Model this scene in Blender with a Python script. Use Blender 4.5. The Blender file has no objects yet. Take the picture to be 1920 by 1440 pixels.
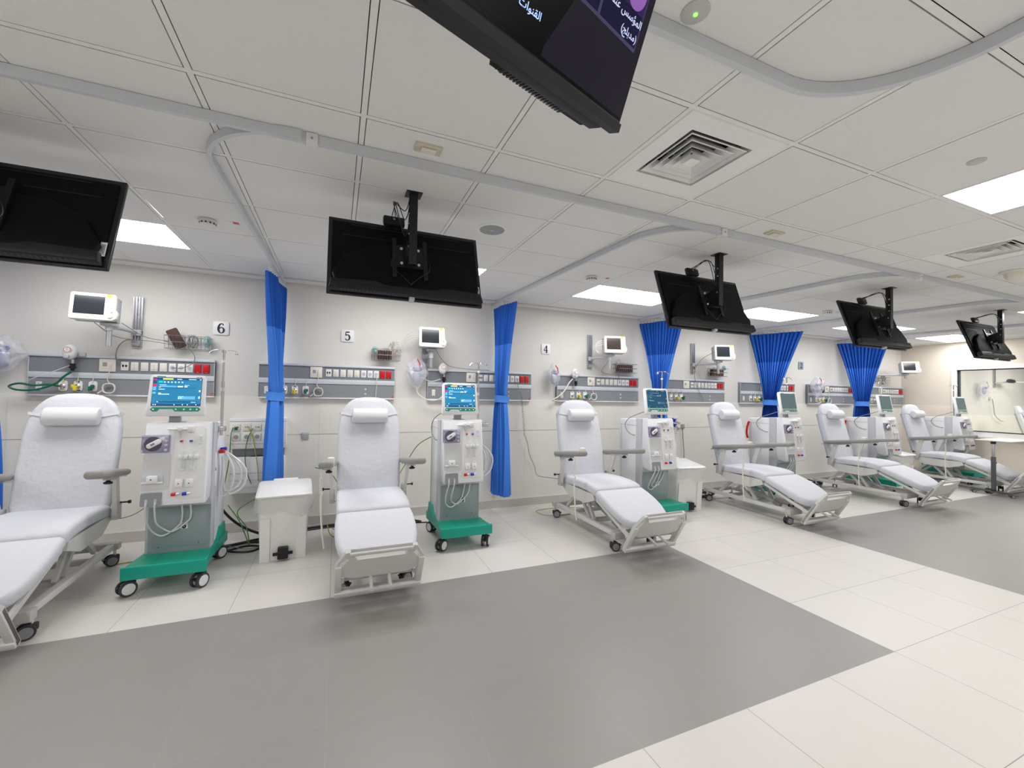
import bpy, bmesh, math, random
from math import pi, sin, cos, radians as rad
from mathutils import Vector as V, Matrix as Mx
random.seed(7)
SC = bpy.context.scene
COL = SC.collection
# ------------------------------------------------------------------ camera, light, exposure
CAMH = 1.4377
def make_camera():
    yaw, pitch, roll, f = rad(22.646), rad(1.398), rad(1.037), 788.05
    cy, sy, cp, sp = cos(yaw), sin(yaw), cos(pitch), sin(pitch)
    fwd = V((sy*cp, cy*cp, sp)); right = V((cy, -sy, 0)); up = right.cross(fwd)
    r2 = right*cos(roll) + up*sin(roll); u2 = up*cos(roll) - right*sin(roll)
    cam = bpy.data.cameras.new('camera'); o = bpy.data.objects.new('camera', cam); COL.objects.link(o)
    m = Mx((r2, u2, -fwd)).transposed().to_4x4(); m.translation = V((0, 0, CAMH)); o.matrix_world = m
    cam.sensor_fit = 'HORIZONTAL'; cam.sensor_width = 36.0; cam.lens = f/1920*36.0
    cam.clip_start = 0.02; cam.clip_end = 100
    SC.camera = o
make_camera()
w = bpy.data.worlds.new('world'); SC.world = w; w.use_nodes = True
w.node_tree.nodes['Background'].inputs[0].default_value = (0.9, 0.95, 1, 1)
w.node_tree.nodes['Background'].inputs[1].default_value = 0.02
SC.view_settings.view_transform = 'Standard'; SC.view_settings.look = 'None'
SC.view_settings.gamma = 1; SC.view_settings.exposure = 0.13
SC.view_settings.use_curve_mapping = False
LIGHT = 13.0      # strength of every ceiling light panel
ZC = 2.591        # ceiling height
YW = 5.0          # back wall
XR = 10.95        # right wall
GX, GY = -1.7246, 1.2442   # ceiling grid origin
FX, FY = 2.996, 1.404      # floor grid origin

# ------------------------------------------------------------------ materials
MATS = {}
def mat(name, col, rough=0.5, metal=0.0, var=0.04, vs=30.0, bump=0.0, bs=80.0, emit=0.0, alpha=1.0, trans=0.0, coat=0.0, spec=0.5, ior=1.45):
    if name in MATS: return MATS[name]
    vs = max(vs, 0.1)
    m = bpy.data.materials.new(name); m.use_nodes = True; nt = m.node_tree; N = nt.nodes; L = nt.links
    p = N['Principled BSDF']
    p.inputs['Roughness'].default_value = rough; p.inputs['Metallic'].default_value = metal
    p.inputs['Alpha'].default_value = alpha; p.inputs['Transmission Weight'].default_value = trans
    p.inputs['Coat Weight'].default_value = coat; p.inputs['Specular IOR Level'].default_value = spec; p.inputs['IOR'].default_value = ior
    tc = N.new('ShaderNodeTexCoord'); no = N.new('ShaderNodeTexNoise'); no.inputs['Scale'].default_value = vs; no.inputs['Detail'].default_value = 3
    L.new(tc.outputs['Object'], no.inputs['Vector'])
    mx = N.new('ShaderNodeMixRGB')
    mx.inputs[1].default_value = (*[max(0, c*(1-var)) for c in col], 1); mx.inputs[2].default_value = (*[min(1, c*(1+var)) for c in col], 1)
    L.new(no.outputs['Fac'], mx.inputs[0]); L.new(mx.outputs[0], p.inputs['Base Color'])
    if emit:
        L.new(mx.outputs[0], p.inputs['Emission Color']); p.inputs['Emission Strength'].default_value = emit
    if bump:
        nb = N.new('ShaderNodeTexNoise'); nb.inputs['Scale'].default_value = bs; nb.inputs['Detail'].default_value = 4
        L.new(tc.outputs['Object'], nb.inputs['Vector'])
        b = N.new('ShaderNodeBump'); b.inputs['Strength'].default_value = bump; b.inputs['Distance'].default_value = 0.01
        L.new(nb.outputs['Fac'], b.inputs['Height']); L.new(b.outputs[0], p.inputs['Normal'])
    MATS[name] = m; return m
WALL = mat('wall_paint', (0.70, 0.685, 0.655), 0.6, var=0.015, vs=60, bump=0.25, bs=140)
WALLR = mat('warm_wall_paint', (0.70, 0.635, 0.55), 0.6, var=0.015, vs=60, bump=0.25, bs=140)
WAINS = mat('wainscot_vinyl', (0.80, 0.775, 0.715), 0.45, var=0.015, vs=40, bump=0.15, bs=160)
WAINR = mat('warm_wainscot', (0.78, 0.71, 0.62), 0.45, var=0.015, vs=40, bump=0.15, bs=160)
SKIRT = mat('skirting_vinyl', (0.55, 0.525, 0.48), 0.45)
CEILT = mat('ceiling_tile', (0.85, 0.845, 0.84), 0.85, var=0.05, vs=220, bump=0.35, bs=260)
TBAR = mat('ceiling_tbar', (0.86, 0.85, 0.83), 0.5)
DARK = mat('shadow_gap_board', (0.30, 0.29, 0.28), 0.9)
CORN = mat('plasterboard_white', (0.86, 0.85, 0.83), 0.6)
WHITE = mat('white_plastic', (0.80, 0.80, 0.80), 0.35)
WHITE2 = mat('white_enamel', (0.82, 0.83, 0.86), 0.3)
CREAMP = mat('cream_plastic', (0.78, 0.75, 0.66), 0.35)
IVORY = mat('ivory_casing', (0.80, 0.79, 0.72), 0.35)
LG = mat('light_grey_plastic', (0.52, 0.54, 0.58), 0.4)
MG = mat('mid_grey_plastic', (0.32, 0.33, 0.34), 0.45)
PADG = mat('armrest_grey_foam', (0.30, 0.295, 0.285), 0.6, bump=0.1)
FRAME = mat('greige_frame_paint', (0.64, 0.63, 0.61), 0.35)
FRAME2 = mat('greige_dark_paint', (0.50, 0.49, 0.47), 0.4)
SHEET = mat('white_stretch_fabric', (0.62, 0.63, 0.68), 0.8, var=0.02, vs=90, bump=0.5, bs=25)
PILLOW = mat('white_leatherette', (0.69, 0.695, 0.73), 0.42, var=0.01, bump=0.15, bs=18)
GREEN = mat('teal_green_plastic', (0.0, 0.33, 0.24), 0.38, var=0.03)
GREEN2 = mat('teal_green_strip', (0.0, 0.30, 0.19), 0.4)
PANG = mat('slate_green_panel', (0.27, 0.325, 0.335), 0.4)
RECESS = mat('grey_recess', (0.28, 0.30, 0.32), 0.4)
BLACK = mat('black_plastic', (0.012, 0.012, 0.014), 0.35, spec=0.4)
TVB = mat('television_back_black', (0.004, 0.004, 0.005), 0.55, spec=0.12, bump=0.05)
TVG = mat('television_chassis_grey', (0.014, 0.014, 0.016), 0.5, spec=0.3)
RUB = mat('dark_rubber', (0.04, 0.04, 0.045), 0.6)
HUBW = mat('white_hub', (0.72, 0.73, 0.75), 0.4)
HUBG = mat('grey_hub', (0.26, 0.26, 0.27), 0.45)
CHROME = mat('brushed_steel', (0.62, 0.61, 0.60), 0.22, metal=1.0, var=0.02)
ALU = mat('anodised_aluminium', (0.50, 0.51, 0.54), 0.35, metal=0.8)
ALUP = mat('pale_blue_grey_strip', (0.60, 0.64, 0.69), 0.35)
PANEL = mat('headwall_grey', (0.25, 0.265, 0.285), 0.5)
PANELD = mat('headwall_blue_grey', (0.215, 0.23, 0.26), 0.5)
RED = mat('red_plastic', (0.55, 0.005, 0.01), 0.35)
BLUEP = mat('blue_plastic', (0.01, 0.03, 0.45), 0.35)
YEL = mat('yellow_plastic', (0.75, 0.60, 0.02), 0.4)
YSTK = mat('yellow_sticker', (0.85, 0.85, 0.03), 0.5)
DKG = mat('dark_green_plastic', (0.0, 0.12, 0.06), 0.4)
CABG = mat('green_cable', (0.06, 0.20, 0.05), 0.5)
CABY = mat('yellow_green_cable', (0.45, 0.45, 0.05), 0.5)
CABW = mat('white_cable', (0.70, 0.68, 0.64), 0.45)
CABGR = mat('grey_cable', (0.22, 0.21, 0.19), 0.5)
BROWN = mat('brown_cuff_fabric', (0.075, 0.035, 0.028), 0.7, bump=0.2)
TEALC = mat('pale_teal_vinyl', (0.40, 0.62, 0.62), 0.35, alpha=0.75)
CURT1 = mat('royal_blue_mesh_fabric', (0.008, 0.10, 0.50), 0.75, var=0.12, vs=200)
CURT2 = mat('blue_curtain_fabric', (0.045, 0.21, 0.74), 0.7, var=0.03, vs=60)
TIE = mat('blue_tie_fabric', (0.06, 0.24, 0.76), 0.6)
BINW = mat('white_bin_plastic', (0.84, 0.83, 0.80), 0.4)
SCRD = mat('unlit_screen', (0.022, 0.027, 0.034), 0.12, spec=0.6)
SCRB = mat('brown_unlit_screen', (0.045, 0.032, 0.028), 0.15)
SCRG = mat('dim_grey_green_screen', (0.10, 0.15, 0.16), 0.12, emit=0.35)
CLEAR = mat('clear_tubing', (0.84, 0.86, 0.88), 0.15, trans=0.2)
CLEARP = mat('clear_plastic', (0.82, 0.85, 0.88), 0.1, alpha=0.35, spec=0.8)
LILAC = mat('lilac_clear_plastic', (0.27, 0.25, 0.38), 0.2, spec=0.8)
MATC = mat('grey_white_cover', (0.55, 0.55, 0.54), 0.5)
LILACD = mat('dark_lilac_recess', (0.07, 0.06, 0.10), 0.25, spec=0.8)
TRAY = mat('frosted_tray', (0.66, 0.67, 0.68), 0.35)
LILAC2 = mat('pale_lilac_plastic', (0.52, 0.52, 0.66), 0.25)
BAGM = mat('thin_plastic_bag', (0.78, 0.79, 0.88), 0.15, alpha=0.30, bump=0.6, bs=18, spec=0.9)
BINBAG = mat('bin_liner', (0.85, 0.85, 0.84), 0.25, alpha=0.40, bump=0.6, bs=22, spec=0.8)
MASKB = mat('blue_mask_ring', (0.05, 0.06, 0.35), 0.35)
LAMPN = mat('beige_lens', (0.62, 0.58, 0.46), 0.4)
GLOWG = mat('green_led', (0.2, 0.9, 0.1), 0.4, emit=2.0)
BLADE = mat('white_louvre', (0.90, 0.90, 0.89), 0.45)
INK = mat('black_ink', (0.01, 0.01, 0.01), 0.5)
SIGNW = mat('white_sign_board', (0.78, 0.78, 0.80), 0.35)
SIGNG = mat('grey_sign_board', (0.30, 0.34, 0.42), 0.35)
WINF = mat('white_window_frame', (0.80, 0.79, 0.77), 0.35)
TRACK = mat('curtain_track_enamel', (0.62, 0.65, 0.69), 0.4)
TABLET = mat('tabletop_laminate', (0.75, 0.74, 0.72), 0.35)
DGM = mat('dark_grey_metal', (0.075, 0.08, 0.09), 0.4)
def emis(name, col, s):
    m = bpy.data.materials.new(name); m.use_nodes = True; nt = m.node_tree; nt.nodes.clear()
    e = nt.nodes.new('ShaderNodeEmission'); o = nt.nodes.new('ShaderNodeOutputMaterial')
    no = nt.nodes.new('ShaderNodeTexNoise'); no.inputs['Scale'].default_value = 3
    mx = nt.nodes.new('ShaderNodeMixRGB'); mx.inputs[1].default_value = (*[c*0.985 for c in col], 1); mx.inputs[2].default_value = (*col, 1)
    nt.links.new(no.outputs['Fac'], mx.inputs[0]); nt.links.new(mx.outputs[0], e.inputs[0])
    e.inputs[1].default_value = s; nt.links.new(e.outputs[0], o.inputs[0]); MATS[name] = m; return m
LAMP = emis('light_diffuser', (1.0, 0.99, 0.985), LIGHT)
def scrm(name, col, s, rough=0.12):
    return mat(name, col, rough, var=0.0, emit=s, spec=0.5)
UB = scrm('display_blue', (0.015, 0.17, 0.33), 0.85)
UB2 = scrm('display_light_blue', (0.10, 0.36, 0.62), 0.9)
UD = scrm('display_navy', (0.006, 0.07, 0.17), 0.9)
UW = scrm('display_white', (0.75, 0.85, 0.90), 0.9)
UR = scrm('display_red', (0.75, 0.02, 0.08), 0.8)
UY = scrm('display_yellow', (0.85, 0.75, 0.05), 0.9)
UT = scrm('display_teal', (0.0, 0.6, 0.55), 0.9)
DB = scrm('dim_display_blue', (0.01, 0.07, 0.14), 0.45)
DB2 = scrm('dim_display_light_blue', (0.04, 0.13, 0.22), 0.5)
DW = scrm('dim_display_white', (0.3, 0.36, 0.4), 0.5)
TVK = mat('television_screen_black', (0.003, 0.003, 0.004), 0.2, spec=0.12)
TVU = mat('television_screen_dark_glow', (0.010, 0.0085, 0.015), 0.2, var=0, emit=0.6, spec=0.12)
TVT = scrm('television_text_blue', (0.35, 0.50, 0.90), 1.0)
TVT2 = scrm('television_text_lilac', (0.40, 0.42, 0.62), 0.9)
TVP = mat('television_card_purple', (0.022, 0.009, 0.055), 0.2, var=0, emit=0.8, spec=0.12)
TVP2 = mat('television_card_navy', (0.005, 0.005, 0.022), 0.2, var=0, emit=0.8, spec=0.12)
TVE = scrm('television_card_edge', (0.028, 0.024, 0.06), 0.8)
TVY = scrm('television_ring_green', (0.35, 0.45, 0.05), 1.0)
TVV = scrm('television_violet', (0.17, 0.07, 0.27), 0.8)
TVL = scrm('television_light_blue', (0.10, 0.22, 0.50), 0.9)

# ------------------------------------------------------------------ mesh helpers
class MB:
    def __init__(s): s.v = []; s.f = []; s.mi = []; s.mats = []
    def idx(s, m):
        if m not in s.mats: s.mats.append(m)
        return s.mats.index(m)
    def add(s, vs, fs, m, M=None):
        b = len(s.v); i = s.idx(m)
        s.v += [tuple(M @ V(p)) if M is not None else tuple(p) for p in vs]
        for f in fs: s.f.append([b+k for k in f]); s.mi.append(i)
        return s
    def bm(s, bm, m, M=None):
        bm.verts.index_update(); bm.faces.index_update()
        s.add([v.co[:] for v in bm.verts], [[v.index for v in f.verts] for f in bm.faces], m, M); bm.free(); return s
    def box(s, x0, x1, y0, y1, z0, z1, m, M=None):
        vs = [(x, y, z) for z in (z0, z1) for y in (y0, y1) for x in (x0, x1)]
        return s.add(vs, [(0, 2, 3, 1), (4, 5, 7, 6), (0, 1, 5, 4), (2, 6, 7, 3), (0, 4, 6, 2), (1, 3, 7, 5)], m, M)
    def rbox(s, x0, x1, y0, y1, z0, z1, r, m, M=None, seg=2):
        b = bmesh.new(); bmesh.ops.create_cube(b, size=1)
        for v in b.verts: v.co = V(((x0+x1)/2+v.co.x*(x1-x0), (y0+y1)/2+v.co.y*(y1-y0), (z0+z1)/2+v.co.z*(z1-z0)))
        r = min(r, 0.49*min(x1-x0, y1-y0, z1-z0))
        bmesh.ops.bevel(b, geom=list(b.edges), offset=r, segments=seg, profile=0.5, affect='EDGES')
        return s.bm(b, m, M)
    def cyl(s, p0, p1, r, m, r1=None, n=14, cap=True, M=None):
        p0, p1 = V(p0), V(p1); r1 = r if r1 is None else r1
        d = (p1-p0).normalized(); a = d.orthogonal().normalized(); b = d.cross(a)
        vs = []
        for c, rr in ((p0, r), (p1, r1)):
            vs += [c+(a*cos(2*pi*k/n)+b*sin(2*pi*k/n))*rr for k in range(n)]
        fs = [(k, (k+1) % n, n+(k+1) % n, n+k) for k in range(n)]
        if cap: fs += [tuple(range(n))[::-1], tuple(range(n, 2*n))]
        return s.add(vs, fs, m, M)
    def tube(s, pts, r, m, n=7, M=None, smooth=True, cap=True):
        pts = [V(p) for p in pts]
        if smooth and len(pts) > 2: pts = spline(pts)
        T = [(pts[min(i+1, len(pts)-1)]-pts[max(i-1, 0)]).normalized() for i in range(len(pts))]
        a = T[0].orthogonal().normalized(); vs = []
        for i, p in enumerate(pts):
            a = (a-T[i]*a.dot(T[i])).normalized(); b = T[i].cross(a)
            vs += [p+(a*cos(2*pi*k/n)+b*sin(2*pi*k/n))*r for k in range(n)]
        fs = [(i*n+k, i*n+(k+1) % n, (i+1)*n+(k+1) % n, (i+1)*n+k) for i in range(len(pts)-1) for k in range(n)]
        if cap: fs += [tuple(range(n))[::-1], tuple(range((len(pts)-1)*n, len(pts)*n))]
        return s.add(vs, fs, m, M)
    def sweep(s, pts, w, h, m, up=V((0, 0, 1))):      # rectangular section w wide, h tall, top along pts
        pts = [V(p) for p in pts]; vs = []
        for i, p in enumerate(pts):
            t = (pts[min(i+1, len(pts)-1)]-pts[max(i-1, 0)]).normalized(); sd = t.cross(up).normalized()
            for a, b in ((-1, 0), (1, 0), (1, -1), (-1, -1)): vs.append(p+sd*a*w/2+up*b*h)
        fs = [(i*4+k, i*4+(k+1) % 4, i*4+4+(k+1) % 4, i*4+4+k) for i in range(len(pts)-1) for k in range(4)]
        fs += [(3, 2, 1, 0), tuple(len(vs)-4+k for k in range(4))]
        return s.add(vs, fs, m)
    def prism(s, poly, d0, d1, m, M=None, r=0.0):      # poly in local x,z ; extruded along y from d0 to d1
        n = len(poly)
        if r <= 0:
            vs = [(x, d0, z) for x, z in poly]+[(x, d1, z) for x, z in poly]
            fs = [tuple(range(n)), tuple(range(n, 2*n))[::-1]]+[(k, n+k, n+(k+1) % n, (k+1) % n) for k in range(n)]
            return s.add(vs, fs, m, M)
        rings = []
        for y, ins in ((d0, r), (d0+(d1-d0)/abs(d1-d0)*r*0.3, r*0.3), (d0+(d1-d0)/abs(d1-d0)*r, 0), (d1-(d1-d0)/abs(d1-d0)*r, 0), (d1-(d1-d0)/abs(d1-d0)*r*0.3, r*0.3), (d1, r)):
            rings.append([(x, y, z) for x, z in inset(poly, ins)])
        vs = [p for R_ in rings for p in R_]; fs = [tuple(range(n)), tuple(range(5*n, 6*n))[::-1]]
        for q in range(5): fs += [(q*n+k, q*n+n+k, q*n+n+(k+1) % n, q*n+(k+1) % n) for k in range(n)]
        return s.add(vs, fs, m, M)
    def plate(s, outer, holes, t0, t1, m, M=None):     # x,z outline with holes, thick in y
        b = bmesh.new(); es = []
        for lp in [outer]+holes:
            vs = [b.verts.new((x, t0, z)) for x, z in lp]
            es += [b.edges.new((vs[k], vs[(k+1) % len(vs)])) for k in range(len(vs))]
        r = bmesh.ops.triangle_fill(b, use_beauty=True, use_dissolve=False, edges=es)
        g = bmesh.ops.extrude_face_region(b, geom=list(b.faces))
        for v in g['geom']:
            if isinstance(v, bmesh.types.BMVert): v.co.y = t1
        bmesh.ops.recalc_face_normals(b, faces=b.faces)
        return s.bm(b, m, M)
    def lathe(s, prof, m, M=None, n=20):               # (r,z) profile about z
        vs = [(r*cos(2*pi*k/n), r*sin(2*pi*k/n), z) for r, z in prof for k in range(n)]
        fs = [(i*n+k, i*n+(k+1) % n, (i+1)*n+(k+1) % n, (i+1)*n+k) for i in range(len(prof)-1) for k in range(n)]
        fs += [tuple(range(n))[::-1], tuple(range(len(vs)-n, len(vs)))]
        return s.add(vs, fs, m, M)
    def blob(s, c, rad3, m, jit=0.0, sub=2, M=None, seed=1, fn=None):
        b = bmesh.new(); bmesh.ops.create_icosphere(b, subdivisions=sub, radius=1); rr = random.Random(seed)
        for v in b.verts:
            k = 1+rr.uniform(-jit, jit); p = V((v.co.x*rad3[0], v.co.y*rad3[1], v.co.z*rad3[2]))*k
            if fn: p = fn(p)
            v.co = V(c)+p
        return s.bm(b, m, M)
    def loft(s, secs, m, M=None, ns=6):                # secs: (y,z,ny,nz,halfwidth,thickness,radius) rounded rect rings
        rings = []
        for (y, z, ny, nz, hw, th, r) in secs:
            r = min(r, hw*0.98, th*0.49); ring = []
            for cx, cz, a0 in ((hw-r, th/2-r, 0), (-hw+r, th/2-r, pi/2), (-hw+r, -th/2+r, pi), (hw-r, -th/2+r, 1.5*pi)):
                for k in range(ns):
                    a = a0+k*(pi/2)/(ns-1); X, H = cx+r*cos(a), cz+r*sin(a)
                    ring.append((X, y+ny*H, z+nz*H))
            rings.append(ring)
        n = len(rings[0]); vs = [p for q in rings for p in q]
        fs = [(i*n+k, i*n+(k+1) % n, (i+1)*n+(k+1) % n, (i+1)*n+k) for i in range(len(rings)-1) for k in range(n)]
        fs += [tuple(range(n))[::-1], tuple(range(len(vs)-n, len(vs)))]
        return s.add(vs, fs, m, M)
    def build(s, name, parent=None, loc=(0, 0, 0), rot=(0, 0, 0), smooth=38, recalc=True):
        me = bpy.data.meshes.new(name); me.from_pydata(s.v, [], s.f)
        for m in s.mats: me.materials.append(m)
        me.polygons.foreach_set('material_index', s.mi)
        if recalc:
            b = bmesh.new(); b.from_mesh(me); bmesh.ops.recalc_face_normals(b, faces=b.faces); b.to_mesh(me); b.free()
        me.update()
        if smooth:
            me.polygons.foreach_set('use_smooth', [True]*len(me.polygons)); me.set_sharp_from_angle(angle=rad(smooth))
        o = bpy.data.objects.new(name, me); COL.objects.link(o); o.location = loc; o.rotation_euler = rot
        if parent is not None: o.parent = parent
        return o
def inset(poly, d):
    if d == 0: return list(poly)
    n = len(poly); A = sum(poly[k][0]*poly[(k+1) % n][1]-poly[(k+1) % n][0]*poly[k][1] for k in range(n)); sg = 1 if A > 0 else -1
    out = []
    for k in range(n):
        p0, p, p1 = V(poly[k-1]), V(poly[k]), V(poly[(k+1) % n])
        e0, e1 = (p-p0).normalized(), (p1-p).normalized()
        nn = V((-(e0+e1).y, (e0+e1).x)); nn = nn.normalized() if nn.length > 1e-6 else V((-e0.y, e0.x))
        c = max(0.5, nn.dot(V((-e0.y, e0.x)))); q = p+nn*sg*d/c; out.append((q.x, q.y))
    return out
def spline(pts, k=6):
    P = [pts[0]*2-pts[1]]+pts+[pts[-1]*2-pts[-2]]; out = []
    for i in range(1, len(P)-2):
        a, b, c, d = P[i-1], P[i], P[i+1], P[i+2]
        for j in range(k):
            t = j/k; out.append(0.5*((2*b)+(c-a)*t+(2*a-5*b+4*c-d)*t*t+(3*b-a-3*c+d)*t**3))
    out.append(P[-2]); return out
def rrect(x0, x1, z0, z1, r, n=5):
    out = []
    for cx, cz, a0 in ((x1-r, z1-r, 0), (x0+r, z1-r, pi/2), (x0+r, z0+r, pi), (x1-r, z0+r, 1.5*pi)):
        out += [(cx+r*cos(a0+k*pi/2/(n-1)), cz+r*sin(a0+k*pi/2/(n-1))) for k in range(n)]
    return out
def MT(loc=(0, 0, 0), rx=0, ry=0, rz=0):
    return Mx.Translation(loc) @ Mx.Rotation(rz, 4, 'Z') @ Mx.Rotation(ry, 4, 'Y') @ Mx.Rotation(rx, 4, 'X')
def thing(name, label, cat, loc=(0, 0, 0), rz=0.0, group=None):
    o = bpy.data.objects.new(name, None); COL.objects.link(o); o.location = loc; o.rotation_euler = (0, 0, rz)
    o.empty_display_size = 0.1; return tag(o, label, cat, group)
def tag(o, label, cat, group=None):
    o['label'] = label; o['category'] = cat
    if group: o['group'] = group
    return o
def struct(mb, name, parent=None, smooth=38):
    o = mb.build(name, parent, smooth=smooth)
    if parent is None: o['kind'] = 'structure'
    return o
def dup(root, label, loc=None, rz=None, parent=None):
    r = root.copy(); COL.objects.link(r)
    if parent is not None: r.parent = parent
    if label: r['label'] = label
    if loc is not None: r.location = loc
    if rz is not None: r.rotation_euler = (0, 0, rz)
    for c in list(root.children): dup(c, None, parent=r)
    return r
# digits in a bold book face, built from strokes whose width swells and thins
def stroke(mb, pts, m, M, y0, y1):
    P = [V((p[0], p[1])) for p in pts]; W = [p[2] for p in pts]
    Q = []; WW = []
    ps = [V((p.x, p.y, wd)) for p, wd in zip(P, W)]
    sm = spline(ps, 5) if len(ps) > 2 else ps
    L_, R_ = [], []
    for i, p in enumerate(sm):
        t = (sm[min(i+1, len(sm)-1)]-sm[max(i-1, 0)]); t = V((t.x, t.y)).normalized(); n = V((-t.y, t.x)); wd = max(p.z, 0.01)/2
        L_.append((p.x+n.x*wd, p.y+n.y*wd)); R_.append((p.x-n.x*wd, p.y-n.y*wd))
    n = len(sm); vs = [(x, y, z) for y in (y0, y1) for (x, z) in L_+R_]; fs = []
    for b in (0, 2*n):
        fs += [(b+i, b+i+1, b+n+i+1, b+n+i) for i in range(n-1)]
    mb.add(vs, fs, m, M)
DIG = {'6': [[(.78, .86, .05), (.6, .96, .09), (.35, .88, .16), (.2, .6, .2), (.2, .3, .2), (.35, .07, .14), (.55, .02, .06), (.75, .1, .16), (.84, .3, .2), (.75, .5, .15), (.55, .57, .06), (.33, .5, .09), (.22, .38, .05)], [(.72, .83, .14), (.8, .82, .14)]],
       '5': [[(.24, .96, .05), (.5, .93, .16), (.82, .96, .10)], [(.26, .95, .06), (.22, .55, .06)], [(.22, .53, .05), (.45, .64, .09), (.7, .55, .18), (.8, .32, .2), (.7, .1, .15), (.45, .02, .08), (.2, .12, .14)], [(.18, .16, .16), (.26, .16, .16)]],
       '4': [[(.62, .98, .05), (.1, .32, .06)], [(.08, .3, .08), (.9, .3, .08)], [(.64, .97, .18), (.64, .03, .18)], [(.45, .02, .05), (.83, .02, .05)]],
       '3': [[(.2, .8, .14), (.4, .96, .06), (.65, .9, .15), (.72, .72, .16), (.6, .57, .1), (.42, .53, .05)], [(.45, .53, .05), (.68, .46, .14), (.8, .26, .19), (.66, .06, .13), (.4, .02, .07), (.18, .14, .14)]],
       '2': [[(.2, .74, .14), (.3, .9, .09), (.5, .97, .09), (.74, .85, .17), (.75, .62, .17), (.5, .32, .1), (.18, .06, .05)], [(.16, .07, .13), (.82, .07, .15)], [(.8, .05, .05), (.87, .24, .05)]],
       '1': [[(.5, .98, .18), (.5, .03, .18)], [(.26, .82, .05), (.5, .95, .08)], [(.3, .02, .05), (.7, .02, .05)]]}
def digit(mb, d, cx, cz, h, y, m=None, M=None):
    for st in DIG[d]:
        stroke(mb, [(cx+(a-.5)*h*.72, cz+(b-.5)*h, wd*h*.95) for a, b, wd in st], m or INK, M, y, y-0.0006)
FONTS = {}
def text_mesh(txt, size, m, spacing=1.0):
    cu = bpy.data.curves.new('lettering', 'FONT'); cu.body = txt; cu.size = size; cu.align_x = 'CENTER'; cu.space_character = spacing; cu.extrude = 0.0004
    o = bpy.data.objects.new('lettering', cu); COL.objects.link(o)
    dg = bpy.context.evaluated_depsgraph_get(); me = bpy.data.meshes.new_from_object(o.evaluated_get(dg))
    bpy.data.objects.remove(o); vs = [v.co[:] for v in me.vertices]; fs = [list(p.vertices) for p in me.polygons]
    return vs, fs
def put_text(mb, txt, cx, y, cz, size, m, M=None, spacing=1.0, ry=0.0):
    try: vs, fs = text_mesh(txt, size, m, spacing)
    except Exception: return
    T = Mx.Translation((cx, y, cz)) @ Mx.Rotation(ry, 4, 'Y') @ Mx.Rotation(pi/2, 4, 'X')
    mb.add(vs, fs, m, (M @ T) if M is not None else T)

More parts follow.
